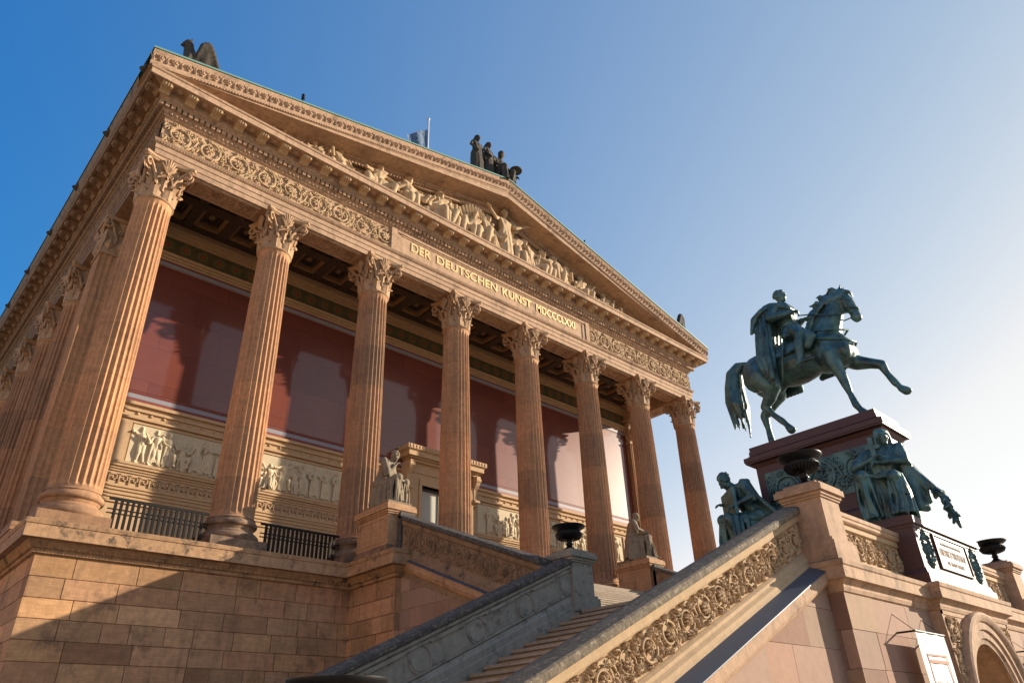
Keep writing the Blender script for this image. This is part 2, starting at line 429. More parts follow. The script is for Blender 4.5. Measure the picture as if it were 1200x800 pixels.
def scroll(length, h, seed=0, depth=.07, pitch=None, wave=True):   # running acanthus scroll with rosettes, u 0..length, v 0..h
    rnd = random.Random(seed); mb = MB(); n = max(1, round(length / (pitch or h * .98))); p = length / n
    tr = h * .042; R = min(h * .44, p * .47)
    for k in range(n):
        up = 1 if k % 2 == 0 else -1
        c = (p * (k + .5), h / 2 + rnd.uniform(-.015, .015) * h)
        a0 = -up * pi / 2 + rnd.uniform(-.25, .25)
        ring = rnd.choice((1., .75, .55)); ro = rnd.uniform(.85, 1.25); sp0 = spiral(c, R, R * rnd.uniform(.42, .55), a0, rnd.uniform(1.05, 1.5) * up, 26)
        sp = [(a, b, depth * (.15 + .4 * i / len(sp0))) for i, (a, b, _) in enumerate(sp0)]
        mb.tube(sp, [tr * ring * (1.3 - .5 * i / len(sp)) for i in range(len(sp))], 6)
        for j in range(3, 25, 6):             # leaves wrapped over the turn
            t_ = (sp0[j + 1][0] - sp0[j - 1][0], sp0[j + 1][1] - sp0[j - 1][1]); an = atan2(t_[1], t_[0])
            lobed(mb, (sp0[j][0], sp0[j][1]), an - up * rnd.uniform(.1, .7), R * rnd.uniform(.28, .45), R * rnd.uniform(.13, .2), depth * rnd.uniform(.75, 1.1), 2)
        # stem running on to the next turn
        x1 = c[0] + p * .5; mb.tube([(c[0] + R * cos(a0), c[1] + R * sin(a0), depth * .2), (x1 - p * .22, h / 2 - up * h * .44, depth * .2), (x1, h / 2 - up * h * .2, depth * .3), (x1 + p * .1, h / 2 + up * h * .15, depth * .2)], [tr * 1.3, tr * 1.2, tr * 1.1, tr * .6], 6)
        m = 8 if rnd.random() < .7 else 6
        for j in range(m):                    # rosette
            a = 2 * pi * j / m + k
            q = (c[0] + cos(a) * R * .24, c[1] + sin(a) * R * .24, depth * .62)
            Rm = Matrix.Rotation(a, 3, 'Z')
            mb.ell(q, (R * .2 * ro, R * .1 * ro, depth * .36), Rm, 6, 4)
        mb.ell((c[0], c[1], depth * .8), (R * .12, R * .12, depth * .4), None, 7, 4)
        for j in range(7):                    # leaves springing from the outer turn
            a = 2 * pi * (j + rnd.uniform(-.25, .25)) / 7
            q = (c[0] + cos(a) * R * .9, c[1] + sin(a) * R * .9)
            lobed(mb, q, a + up * rnd.uniform(.55, 1.0), R * rnd.uniform(.38, .55), R * .2, depth * rnd.uniform(.7, 1.05), 2)
        for j in range(5):                    # inner leaflets between turn and rosette
            a = 2 * pi * (j + rnd.uniform(-.2, .2)) / 5
            soft(mb, (c[0] + cos(a) * R * .72, c[1] + sin(a) * R * .72), a + up * 1.9, R * .36, R * .08, depth * .7)
        for sx in (-1, 1):                    # fillers in the corners
            for sy in (-1, 1):
                q = (c[0] + sx * p * .5, h / 2 + sy * h * .16)
                lobed(mb, q, sy * pi / 2 + rnd.uniform(-.35, .35), h * .2, h * .075, depth * .75, 2)
                q = (c[0] + sx * p * .36, h / 2 + sy * h * .47)
                mb.ell((c[0] + sx * p * .44, h / 2 + sy * h * .42, depth * .3), (h * .028, h * .028, depth * .35), None, 6, 4)
    for i in range(len(mb.v)):
        a, b, w = mb.v[i]; mb.v[i] = (min(max(a, .0), length), min(max(b, .01 * h), .99 * h), max(w, -.01))
    return mb
def eggs(path_len, pitch, F, w, hgt, dep):    # egg and dart row
    mb = MB(); n = int(path_len / pitch)
    for i in range(n):
        u = (i + .5) * path_len / n
        mb.ell((u, 0, 0), (pitch * w, hgt, dep), None, 6, 4)
    return mb.fr(F)
def palmettes(length, h, pitch, depth, F):
    mb = MB(); n = round(length / pitch); p = length / n
    for k in range(n):
        c = (k + .5) * p
        mb.tube([(c - p * .46, h * .02, depth * .4), (c - p * .44, h * .55, depth * .5), (c - p * .22, h * .9, depth * .6), (c, h * .98, depth * .6), (c + p * .22, h * .9, depth * .6), (c + p * .44, h * .55, depth * .5), (c + p * .46, h * .02, depth * .4)], h * .045, 4)
        for j in range(-2, 3):
            a = pi / 2 + j * .42
            leafpt(mb, (c + cos(a) * h * .1, h * .12 + sin(a) * h * .1), a, h * (.7 - .07 * abs(j)), h * .1, depth)
        mb.ell((c, h * .14, depth * .4), (h * .11, h * .1, depth * .6), None, 6, 4)
        for sg in (-1, 1):
            leafpt(mb, (c + sg * p * .5, h * .05), pi / 2 - sg * .12, h * .75, h * .06, depth * .8); leafpt(mb, (c + sg * p * .42, h * .95), -pi / 2 + sg * .3, h * .2, h * .06, depth * .7)
    return mb.fr(F)

def text_mesh(body, width, height, extrude=.02, bold=.0):
    cu = bpy.data.curves.new('txt', 'FONT'); cu.body = body; cu.extrude = extrude; cu.offset = bold; cu.resolution_u = 3
    cu.align_x = 'LEFT'
    o = bpy.data.objects.new('txt', cu); COL.objects.link(o)
    dg = bpy.context.evaluated_depsgraph_get(); dg.update()
    me = bpy.data.meshes.new_from_object(o.evaluated_get(dg)); bpy.data.objects.remove(o)
    xs = [v.co.x for v in me.vertices]; ys = [v.co.y for v in me.vertices]
    x0, x1, y0, y1 = min(xs), max(xs), min(ys), max(ys)
    for v in me.vertices:
        v.co.x = (v.co.x - x0) / (x1 - x0) * width; v.co.y = (v.co.y - y0) / (y1 - y0) * height
    return me
def place_text(me, F):
    O, U, V, Nn = F
    for v in me.vertices: v.co = O + U * v.co.x + V * v.co.y + Nn * v.co.z
    return me
# ------------------------------------------------------------------ the museum
S = 3.9; XC = 13.65                           # column spacing, outermost column axis
museum = thing('museum_building', 'sandstone temple fronted museum with tall fluted columns and a carved gable', 'museum', (0, 8, GZ))
def mpart(mb, name, mat, parent=museum, **k): return mb.build(name, mat, parent, **k)

# --- podium
PW = XC + .52; YB = 34.
courses = [-1.52, -2.0, -2.44, -2.86, -3.29, -3.71, -4.15, -4.6, -5.05, -5.5, -5.95, -6.4, -6.85, GZ - .02]
w = MB()
w.merge(ashlar(front(-.52), -PW, -6.2, courses, 1.05, 3))
w.merge(ashlar(front(-.52), 6.2, PW, courses, 1.05, 4))
w.merge(ashlar(leftf(-PW), -YB, .52, courses, 1.15, 5))
w.merge(ashlar(rightf(PW), -.52, YB, courses, 1.15, 6))
for s in (-1, 1):
    w.merge(ashlar(leftf(-6.2) if s < 0 else rightf(6.2), .52 if s < 0 else -2.8, 2.8 if s < 0 else -.52, courses, .8, 7 + s))
w.box(-PW + .03, PW - .03, -.49, YB, GZ - .05, -1.5, (-.5, 0, 0))
mpart(w, 'podium_wall', M['stone'])
pc = [(0, -1.54), (.07, -1.52), (.08, -1.44), (.13, -1.42), (.24, -1.31), (.25, -1.27), (.40, -1.27), (.40, -1.0), (.42, -.985), (.44, -.89), (.38, -.865), (-1.2, -.865)]
pL = [(-PW, YB), (-PW, -.52), (-6.2, -.52), (-6.2, -2.8), (-5.86, -2.8)]; pR = [(-x, y) for x, y in reversed(pL)]
c = sweep(pL, pc); c.merge(sweep(pR, pc))
for s in (-1, 1):                             # egg row below the fascia
    for F, L in ((front(-.64, -PW - .05 if s < 0 else 6.4, -1.39), 7.9), ((leftf if s < 0 else rightf)(s * (PW + .12), YB if s < 0 else -.6, -1.39), YB + .5), ((leftf if s < 0 else rightf)(s * 6.32, -.75 if s < 0 else -2.8, -1.39), 2.0)):
        c.merge(eggs(L, .13, F, .36, .06, .05))
for F, L in ((front(-.57, -PW - .02, -1.5), 7.9), (front(-.57, 6.3, -1.5), 7.9), (leftf(-PW - .05, YB, -1.5), YB + .5), (leftf(-6.25, -.6, -1.5), 2.2)):
    c.merge(eggs(L, .07, F, .36, .026, .035))
mpart(c, 'podium_cornice', M['cornice'])
st = MB().box(-PW - .2, PW + .2, -.75, YB, -1.2, -.862); st.box(-6.1, 6.1, -2.9, -.6, -1.2, -.861)
mpart(st, 'stylobate', M['step'])

# --- column: fluted shaft (the part) with base and capital as sub-parts
def shaft_mesh(rb=.585, rt=.5, H=8.88, nf=24, arc=2 * pi, a0=0.):
    zs = [0, .06, .1, .16, .24, 1.5, 3, 4.5, 6, 7.4, 8.5, 8.64, 8.72, 8.78, 8.88]; rings = []
    for z in zs:
        t = z / H; R = rb + (rt - rb) * (t ** 1.6)
        if z < .06: R += .05 * (1 - z / .06)
        if z > 8.8: R += .02
        e = min(max((z - .1) / .14, 0), 1) * min(max((8.74 - z) / .14, 0), 1); d = .052 * sqrt(e) if e > 0 else 0
        ring = []
        for k in range(nf):
            for q, dd in ((.0, 0), (.09, 0), (.22, .62), (.38, .95), (.545, 1.), (.71, .95), (.87, .62)):
                a = a0 + arc * (k + q) / nf; r = R - d * dd
                ring.append((r * cos(a), r * sin(a), z))
        rings.append(ring)
    return MB().loft(rings, arc > 6.28, False)
def base_mesh():
    pr = [(.58, .02), (.62, 0), (.62, -.04), (.66, -.06), (.69, -.1), (.70, -.14), (.69, -.18), (.66, -.21), (.63, -.22), (.62, -.25), (.6, -.3), (.62, -.34), (.66, -.36), (.66, -.39), (.72, -.41), (.765, -.46), (.78, -.52), (.765, -.58), (.72, -.62), (.4, -.62)]
    b = MB().lathe(pr, 48); b.box(-.77, .77, -.77, .77, -.866, -.61); return b
def leaf_strip(ang, prof, lobes=5):           # acanthus leaf following (r, z, halfwidth)
    mb = MB(); rings = []; n = len(prof); m = 7
    for i, (r, z, hw) in enumerate(prof):
        ring = []
        for j in range(m):
            t = -1 + 2 * j / (m - 1)
            k = hw * (1 + .22 * sin(i * 2.4))
            bow = -.06 * t * t + (.025 if j == m // 2 else 0) + (.014 if j % 2 else 0)
            rr = r + bow; a = ang + t * k / max(r, .2)
            ring.append((rr * cos(a), rr * sin(a), z - abs(t) * .03 * (i / n)))
        rings.append(ring)
    mb.loft(rings, False); back = [[(p[0] * .93, p[1] * .93, p[2] - .005) for p in r] for r in rings]
    mb.loft(back, False); return mb
def capital_mesh():
    mb = MB()
    mb.lathe([(.5, -.02), (.545, 0), (.565, .03), (.545, .07), (.5, .085), (.5, .1), (.49, .5), (.5, .8), (.54, 1.0), (.6, 1.2), (.6, 1.28)], 32)
    for k in range(8):                        # low collar of leaves
        a = 2 * pi * k / 8 + pi / 8
        mb.merge(leaf_strip(a, [(.535, .08, .2), (.55, .25, .2), (.56, .4, .19), (.585, .47, .17), (.63, .51, .13), (.66, .5, .08), (.655, .455, .04)]))
    for k in range(8):                        # second row between and behind
        a = 2 * pi * k / 8
        mb.merge(leaf_strip(a, [(.52, .3, .15), (.54, .5, .15), (.57, .66, .14), (.62, .74, .12), (.69, .76, .09), (.71, .71, .05)]))
    for k in range(4):                        # corner volutes: paired ribbons + calyx leaf
        a = pi / 4 + k * pi / 2; d = Vector((cos(a), sin(a), 0)); t = Vector((-sin(a), cos(a), 0))
        for sgn in (-1, 1):
            pts = [d * .5 + t * sgn * .22 + Z_ * .52, d * .58 + t * sgn * .16 + Z_ * .82, d * .7 + t * sgn * .1 + Z_ * 1.06, d * .82 + t * sgn * .07 + Z_ * 1.2]
            rad = [.05, .055, .055, .05]
            for i in range(15):
                b = pi * .62 - i * .46; r = .155 - .0085 * i
                pts.append(d * (.845 + r * cos(b)) + t * sgn * .065 + Z_ * (1.08 + r * sin(b))); rad.append(.046 - .0014 * i)
            mb.tube(pts, rad, 6, 1.0)
        mb.ell(d * .845 + Z_ * 1.08, (.06, .06, .06))
        mb.merge(leaf_strip(a, [(.56, .55, .1), (.62, .75, .11), (.7, .88, .1), (.79, .93, .07), (.83, .9, .03)]))
        mb.merge(leaf_strip(a, [(.78, .86, .07), (.86, .84, .07), (.92, .88, .05), (.95, .96, .03)]))
    for k in range(4):                        # inner helices and the big central palmette
        a = k * pi / 2; d = Vector((cos(a), sin(a), 0)); t = Vector((-sin(a), cos(a), 0))
        for sgn in (-1, 1):
            pts = [d * .53 + t * sgn * .26 + Z_ * .55, d * .57 + t * sgn * .2 + Z_ * .75]
            rad = [.035, .035]
            for i in range(9):
                b = pi * .9 - i * .55; r = .085 - .007 * i
                pts.append(d * .62 + t * sgn * (.13 + r * cos(b)) + Z_ * (.82 + r * sin(b))); rad.append(.03 - .0012 * i)
            mb.tube(pts, rad, 5)
        for j in range(-3, 4):
            b = j * .3; q0 = d * .6 + Z_ * .92; q1 = d * (.68 - .012 * abs(j)) + t * sin(b) * .27 + Z_ * (.92 + .5 * cos(b))
            mb.tube([q0, (q0 + q1) / 2 + d * .03, q1], [.018, .05, .032], 6)
        mb.ell(d * .64 + Z_ * .9, (.06, .06, .05))
    out = []                                  # abacus with concave sides and cut corners
    for k in range(4):
        a = k * pi / 2; d = Vector((cos(a), sin(a), 0)); t = Vector((-sin(a), cos(a), 0))
        for u in (-.69, -.45, -.2, 0, .2, .45, .69):
            out.append(d * (.76 - .17 * (1 - (u / .69) ** 2)) + t * u)
    rings = []
    for z, f in ((1.27, .9), (1.3, .95), (1.33, .96), (1.34, 1.0), (1.41, 1.02), (1.432, 1.0)):
        rings.append([(p.x * f, p.y * f, z) for p in out])
    mb.loft(rings, True, True); return mb
me_shaft = shaft_mesh().mesh('column', True, angle=34)
me_base = base_mesh().mesh('base', True, angle=40)
me_cap = capital_mesh().mesh('capital', True, angle=50)
def column(x, y, first=[None]):
    if first[0] is None:
        o = link('column', me_shaft, M['column'], museum, (x, y, 0))
        link('base', me_base, M['column'], o, (x, y, 0)); link('capital', me_cap, M['capital'], o, (x, y, 8.88))
        for ch in o.children: ch.matrix_parent_inverse = Matrix.Identity(4); ch.location.x = ch.location.y = 0
        first[0] = o; return o
    r = first[0]; o = r.copy(); COL.objects.link(o); o.location = (x, y, 0)
    for ch in r.children:
        e = ch.copy(); COL.objects.link(e); e.parent = o; e.matrix_parent_inverse = Matrix.Identity(4)
    return o
me_sooty = me_base.copy(); me_sooty.materials.clear(); me_sooty.materials.append(M['sooty'])
for i in range(8):
    o = column((i - 3.5) * S, 0)
    if i in (1, 2):
        for ch in o.children:
            if ch.name.startswith('base'): ch.data = me_sooty
for k in range(8): column(-XC, 7.42 + 3.57 * k)
for k in range(2): column(XC, 7.42 + 3.57 * k)

# --- corner piers (antae) with their capitals
def anta(s):
    x0, x1, y0, y1 = -.5, .5, -.5, .42
    mb = MB()
    for F, L in ((front(y0, x0), 1.0), (leftf(x0, y1), y1 - y0), (rightf(x1, y0), y1 - y0)):
        n = 6; p = L / n
        for k in range(n):
            prof = [(k * p, 0), (k * p + p * .14, 0), (k * p + p * .28, -.03), (k * p + p * .5, -.042), (k * p + p * .72, -.03), (k * p + p * .86, 0), ((k + 1) * p, 0)]
            a = [(u, 0, w) for u, w in prof]; b = [(u, 8.88, w) for u, w in prof]
            g = MB().loft([a, b], False).fr(F); mb.merge(g)
    bs = MB()
    for z0, z1, o in ((-.866, -.6, .2), (-.6, -.36, .15), (-.36, -.2, .09), (-.2, .02, .12)):
        bs.box(x0 - o, x1 + o, y0 - o, y1 + o, z0, z1)
    cp = MB()
    cp.box(x0 - .04, x1 + .04, y0 - .04, y1 + .04, 8.88, 8.97); cp.box(x0 + .02, x1 - .02, y0 + .02, y1 - .02, 8.95, 10.2)
    for F, L in ((front(y0, x0), 1.0), (leftf(x0, y1), y1 - y0), (rightf(x1, y0), y1 - y0)):
        g = MB()
        for u in (.17, .5, .83):
            leafpt(g, (u * L, .1), pi / 2, .5, .15, .14)
        for u in (.0, .33, .67, 1.0): leafpt(g, (u * L, .3), pi / 2, .55, .12, .1)
        for sg in (-1, 1):
            sp = spiral((L / 2 + sg * L * .5, 1.05), .17, .03, pi / 2, 1.4 * -sg, 16)
            g.tube([(L / 2 + sg * L * .2, .6, .06), (L / 2 + sg * L * .36, 1.0, .08)] + [(a, b, .1) for a, b, _ in sp], .045, 5)
            sp = spiral((L / 2 + sg * .12, .85), .09, .02, pi / 2, 1.2 * sg, 10)
            g.tube([(a, b, .07) for a, b, _ in sp], .03, 5)
        for j in range(-3, 4):
            b = j * .3; g.tube([(L / 2, .92, .05), (L / 2 + sin(b) * .25, .92 + .46 * cos(b), .08)], [.02, .045], 5)
        cp.merge(g.fr((F[0] + Z_ * 8.95, F[1], F[2], F[3])))
    cp.box(x0 - .16, x1 + .16, y0 - .16, y1 + .12, 10.17, 10.31)
    T = Matrix.Translation((s * XC, 3.8, 0))
    o = mb.xf(T).build('pilaster', M['column'], museum, smooth=False)
    bs.xf(T).build('base', M['column'], o); cp.xf(T).build('capital', M['capital'], o, smooth=True, angle=40)
anta(-1); anta(1)

# --- hall walls behind the columns
w = MB()
hc = [10.3 - .62 * k for k in range(19)]
w.merge(ashlar(leftf(-XC + .22), -YB, -4.2, hc, 1.2, 21)); w.merge(ashlar(rightf(XC - .22), 4.2, YB, hc, 1.2, 22))
w.box(-XC + .26, XC - .26, 3.66, YB, -.9, 12.5)
mpart(w, 'hall_wall', M['wallstone'])
YW = 3.6
fw = MB()
fw.box(-13.2, 13.2, YW, YW + .08, -.87, 11.62)
for z0, z1, o in ((-.86, -.35, .1), (-.35, -.25, .06), (1.05, 1.12, .05), (2.14, 2.22, .07), (2.22, 2.3, .1), (3.56, 3.62, .05), (3.68, 3.74, .1), (3.95, 4.02, .06), (4.14, 4.24, .1)):
    fw.box(-13.15, 13.15, YW - o, YW + .02, z0, z1)
for k in range(66): fw.ell((-13 + k * .4, YW - .01, 4.08 - .19), (.05, .04, .05), None, 6, 4)     # studs
for k in range(90):                           # meander band
    u = -13.05 + k * .29
    g = [(0, 0), (0, .24), (.22, .24), (.22, .08), (.11, .08), (.11, .16)]
    for (a, b), (c2, d) in zip(g[:-1], g[1:]):
        fw.box(u + min(a, c2) - .016, u + max(a, c2) + .018, YW - .035, YW + .01, 1.64 + min(b, d) - .016, 1.64 + max(b, d) + .018)
for z in (1.2, 1.3, 1.42, 1.52, 1.98, 2.06): fw.box(-13.15, 13.15, YW - .04, YW + .01, z, z + .035)
for s in (-1, 1): fw.box(s * 12.45 - .55, s * 12.45 + .55, YW - .07, YW + .01, 2.31, 3.55)
mpart(fw, 'porch_wall', M['wallstone'])
pn = MB().box(-11.85, -2.15, YW - .02, YW + .01, 2.31, 3.55); pn.box(2.15, 11.85, YW - .02, YW + .01, 2.31, 3.55)
mpart(pn, 'relief_ground', M['cream'])
mu = MB(); mu.box(-13.15, 13.15, YW - .03, YW + .01, 4.62, 9.36)
mpart(mu, 'mural_panel', M['mural'])
b1 = MB().box(-13.15, 13.15, YW - .035, YW + .01, 4.36, 4.5); b1.box(-13.15, 13.15, YW - .035, YW + .01, 9.44, 9.58)
mpart(b1, 'painted_band', M['white'])
b2 = MB()
for z0, z1 in ((4.245, 4.355), (4.505, 4.54), (4.56, 4.6), (9.37, 9.4), (9.585, 9.64)): b2.box(-13.15, 13.15, YW - .033, YW + .01, z0, z1)
mpart(b2, 'red_border', M['rust'])
b3 = MB()
for z0, z1, o in ((9.65, 9.72, .07), (9.74, 9.82, .11), (9.84, 9.95, .15), (10.64, 10.72, .1), (10.74, 10.86, .15), (10.88, 11.0, .2)): b3.box(-13.15, 13.15, YW - o, YW + .01, z0, z1)
mpart(b3, 'gilded_moulding', M['wallstone'])
mpart(MB().box(-13.15, 13.15, YW - .03, YW + .01, 9.96, 10.63), 'painted_frieze', M['ornament'])

# --- door in the porch wall
dr = MB()
for s in (-1, 1):
    dr.box(s * 1.35 - .25, s * 1.35 + .25, 3.25, YW, -.86, 4.2)
    dr.box(s * 1.12 - .07, s * 1.12 + .07, 3.2, YW, -.86, 3.9); dr.box(s * 1.56 - .05, s * 1.56 + .05, 3.2, 3.3, -.86, 4.05)
dr.box(-1.6, 1.6, 3.24, YW, 3.62, 4.5); dr.box(-1.19, 1.19, 3.19, YW, 3.62, 3.76); dr.box(-1.5, 1.5, 3.2, 3.3, 4.08, 4.14)
ds = mpart(dr, 'door_surround', M['wallstone'])
dc = MB()
for z0, z1, hw, y in ((4.5, 4.6, 1.75, 3.1), (4.6, 4.66, 1.8, 3.0), (4.66, 4.86, 1.96, 2.88), (4.86, 4.9, 2.0, 2.85), (4.9, 5.08, 2.06, 2.8)): dc.box(-hw, hw, y, YW, z0, z1)
for k in range(26): dc.ell((-1.95 + k * .156, 2.8, 5.0), (.05, .03, .09), None, 6, 4)
dc.build('cornice', M['wallstone'], ds)
for s in (-1, 1):
    g = MB().box(s * 1.72 - .12, s * 1.72 + .12, 3.3, YW, 3.2, 4.5)
    g.merge(extrude([(0, 4.5), (.34, 4.5), (.36, 4.3), (.28, 4.12), (.14, 3.95), (.12, 3.6), (.16, 3.4), (.1, 3.26), (0, 3.22)], front(3.3), s * 1.72 - .1, s * 1.72 + .1))
    for z, r in ((4.32, .1), (3.42, .07)): g.tube([(s * 1.72 - .13, 3.3 - .28 * (r / .1), z), (s * 1.72 + .13, 3.3 - .28 * (r / .1), z)], r, 10)
    g.build('console', M['wallstone'], ds)
do = MB().box(-1.06, 1.06, 3.46, 3.54, 1.78, 1.95)
for x in (-1.0, 0, 1.0): do.box(x - .06, x + .06, 3.46, 3.54, -.86, 3.62)
do.box(-1.06, 1.06, 3.46, 3.54, 3.5, 3.62)
df = mpart(do, 'door', M['frame'])
MB().box(-1.05, 1.05, 3.5, 3.53, 1.95, 3.52).build('window_blind', M['blind'], df)
MB().box(-1.05, 1.05, 3.51, 3.54, -.86, 1.8).build('leaf', M['interior'], df)
MB().box(-1.06, 1.06, 3.4, 3.56, 1.9, 2.0).build('transom_ledge', M['wallstone'], df)

# --- coffered porch ceiling
ce = MB().box(-13.2, 13.2, .4, 3.7, 11.62, 11.7); ct = MB()
nx, ny = 20, 2; px, py = 26.2 / nx, 3.15 / ny
for i in range(nx):
    for j in range(ny):
        cx, cy = -13.1 + (i + .5) * px, .45 + (j + .5) * py
        for k, (h0, h1, z0, z1) in enumerate(((.5, .66, 11.3, 11.62), (.36, .5, 11.42, 11.62), (.22, .3, 11.52, 11.62))):
            g = ce if k != 1 else ct
            a, b = h0, h1
            fx, fy = px / 1.32, py / 1.32
            for bx in ((-b, b, -b, -a), (-b, b, a, b), (-b, -a, -a, a), (a, b, -a, a)):
                g.box(cx + bx[0] * fx, cx + bx[1] * fx, cy + bx[2] * fy, cy + bx[3] * fy, z0 + .002 * k, z1)
        ct.ell((cx, cy, 11.6), (.13, .13, .06), None, 8, 4)
co = mpart(ce, 'coffered_ceiling', M['ceil']); ct.build('coffer_trim', M['ceil2'], co)

# --- architrave, frieze, cornice round three sides
path = [(-XC, YB), (-XC, 0), (XC, 0), (XC, YB)]
ar = sweep(path, [(-.45, 11.62), (-.47, 10.9), (-.45, 10.9), (-.45, 10.312), (.45, 10.312), (.45, 10.5), (.475, 10.505), (.475, 10.7), (.5, 10.705), (.5, 10.87), (.52, 10.88), (.58, 10.96), (.6, 11.0), (.44, 11.01)])
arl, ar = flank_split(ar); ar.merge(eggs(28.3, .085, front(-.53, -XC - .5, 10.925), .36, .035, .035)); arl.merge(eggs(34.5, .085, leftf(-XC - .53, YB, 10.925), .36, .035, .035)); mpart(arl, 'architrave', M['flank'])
for i in range(7):                            # sunk soffit panels between the capitals
    x0, x1 = (i - 3.5) * S + .85, (i - 2.5) * S - .85
    for a, b, c2, d in ((x0, x1, -.36, -.28), (x0, x1, .28, .36), (x0, x0 + .08, -.28, .28), (x1 - .08, x1, -.28, .28)): ar.box(a, b, c2, d, 10.25, 10.32)
    g = scroll(x1 - x0 - .2, .5, i, .04); ar.merge(g.fr((Vector((x0 + .1, -.25, 10.315)), X_, Y_, -Z_)))
arc = mpart(ar, 'architrave', M['ent'])
fr = sweep(path, [(.44, 10.98), (.44, 12.06)])
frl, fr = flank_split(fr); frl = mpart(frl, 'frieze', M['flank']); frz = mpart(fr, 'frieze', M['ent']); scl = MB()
sc = MB()
for x0, L in ((-XC - .42, 8.75), (5.5, 8.6)):
    sc.merge(scroll(L, .92, int(x0) + 40, .1, .97).fr(front(-.44, x0, 11.05)))
for k in range(5): scl.merge(scroll(5.4, .92, 60 + k, .1, .97).fr(leftf(-XC - .44, .4 + 5.4 * (k + 1) - .8, 11.06)))
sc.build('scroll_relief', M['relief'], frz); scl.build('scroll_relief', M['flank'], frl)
pa = MB().box(-5.25, 5.45, -.49, -.43, 11.06, 12.0)
for a, b, c2, d in ((-5.3, 5.5, 11.93, 12.02), (-5.25, 5.45, 11.86, 11.9), (-5.3, -5.12, 11.03, 11.93), (5.32, 5.5, 11.03, 11.93)): pa.box(a, b, -.55 if c2 > 11.92 else -.52, -.44, c2, d)
for s, x in ((-1, -5.45), (1, 5.65)): pa.box(x - .12, x + .12, -.56, -.44, 11.02, 12.04)
pi_ = mpart(pa, 'inscription_panel', M['ent'])
x = -4.62; tw = {'DER': .95, 'DEUTSCHEN': 3.25, 'KUNST': 1.75, 'MDCCCLXXI': 2.55}; gap = (9.42 - sum(tw.values())) / 3
for wd, ww in tw.items():
    tm = place_text(text_mesh(wd, ww, .4, .018, .012), front(-.5, x, 11.36)); link('lettering', tm, M['gold'], pi_); x += ww + gap

cor = [(.44, 12.0), (.47, 12.04), (.52, 12.06), (.53, 12.1), (.6, 12.19), (.62, 12.23), (.63, 12.23), (.63, 12.385), (.74, 12.4), (.76, 12.43), (.82, 12.5), (.83, 12.74), (1.22, 12.74), (1.22, 12.7), (1.31, 12.7), (1.31, 12.9), (1.34, 12.92)]
cp_ = sweep(path, cor + [(1.36, 12.99), (-.2, 13.06)])
cpl, cp_ = flank_split(cp_)
for q_, F, L in ((cp_, front(-.57, -XC - .55, 12.15), 28.4), (cpl, leftf(-XC - .57, YB, 12.15), 34.6)): q_.merge(eggs(L, .15, F, .4, .05, .045))
for q_, F, L in ((cp_, front(-.79, -XC - .79, 12.47), 28.9), (cpl, leftf(-XC - .79, YB, 12.47), 34.7)): q_.merge(eggs(L, .12, F, .36, .04, .03))
n = 159
for k in range(n):                            # dentils
    xx = -14.36 + k * 28.72 / (n - 1); cp_.box(xx - .06, xx + .06, -.735, -.6, 12.24, 12.385)
for k in range(190):
    yy = -.55 + k * .1805; cpl.box(-XC - .735, -XC - .6, yy - .06, yy + .06, 12.24, 12.385)
for k in range(36):                           # roses in the soffit between the brackets
    cp_.ell((-14.0 + k * .8, -1.02, 12.735), (.15, .12, .05), None, 8, 4)
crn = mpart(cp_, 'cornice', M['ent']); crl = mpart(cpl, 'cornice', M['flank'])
def modillion():
    pr = [(0, 12.735), (.4, 12.735), (.4, 12.66), (.37, 12.6), (.3, 12.57), (.2, 12.585), (.1, 12.53), (0, 12.5)]
    mb = extrude([(a, b) for a, b in pr], (Vector((0, 0, 0)), X_, Z_, -Y_), -.15, .15)
    mb.box(-.18, .18, -.42, 0, 12.705, 12.738)
    mb.tube([(-.155, -.34, 12.62), (.155, -.34, 12.62)], .055, 8); mb.tube([(-.155, -.07, 12.54), (.155, -.07, 12.54)], .05, 8)
    g = MB()
    for sx in (-.075, .075): leafpt(g, (sx, 12.56), pi / 2, .14, .06, .05)
    leafpt(g, (0, 12.56), pi / 2, .15, .04, .06)
    mb.merge(g.fr((Vector((0, -.4, 0)), X_, Z_, -Y_))); return mb
mod = link('modillion', modillion().mesh('modillion'), M['relief'], crn, (-14.4, -.82, 0))
mod.matrix_parent_inverse = wm(crn).inverted()
for k in range(1, 37):
    c2 = mod.copy(); COL.objects.link(c2); c2.location.x = -14.4 + .8 * k
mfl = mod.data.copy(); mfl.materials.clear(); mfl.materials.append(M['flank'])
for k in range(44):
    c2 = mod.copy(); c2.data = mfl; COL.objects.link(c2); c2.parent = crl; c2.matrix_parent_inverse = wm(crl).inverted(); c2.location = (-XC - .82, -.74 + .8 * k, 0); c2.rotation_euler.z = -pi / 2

# --- side gutter (sima) with lion heads, gable, roof
XE, YE = XC + 1.42, -1.42; zt, za = 13.55, 17.12; sl = (za - zt) / XE
sm = sweep([(-XC, YB), (-XC, -.02)], [(1.36, 12.98), (1.34, 13.02), (1.38, 13.08), (1.36, 13.2), (1.38, 13.35), (1.42, 13.52), (1.42, 13.56), (1.2, 13.58)])
sm2 = (sweep([(XC, -.02), (XC, YB)], [(1.36, 12.98), (1.34, 13.02), (1.38, 13.08), (1.36, 13.2), (1.38, 13.35), (1.42, 13.52), (1.42, 13.56), (1.2, 13.58)]))
sm = mpart(sm, 'side_gutter', M['weather']); mpart(sm2, 'side_gutter', M['weather'])
lh = MB().ell((0, 0, 0), (.14, .17, .2)); lh.ell((-.12, 0, -.05), (.1, .09, .1)); lh.ell((.0, .0, .06), (.1, .23, .22)); lh.ell((-.05, .12, .17), .06); lh.ell((-.05, -.12, .17), .06)
lm = sculpt(lh, .03, 1, 'lion_head_spout')
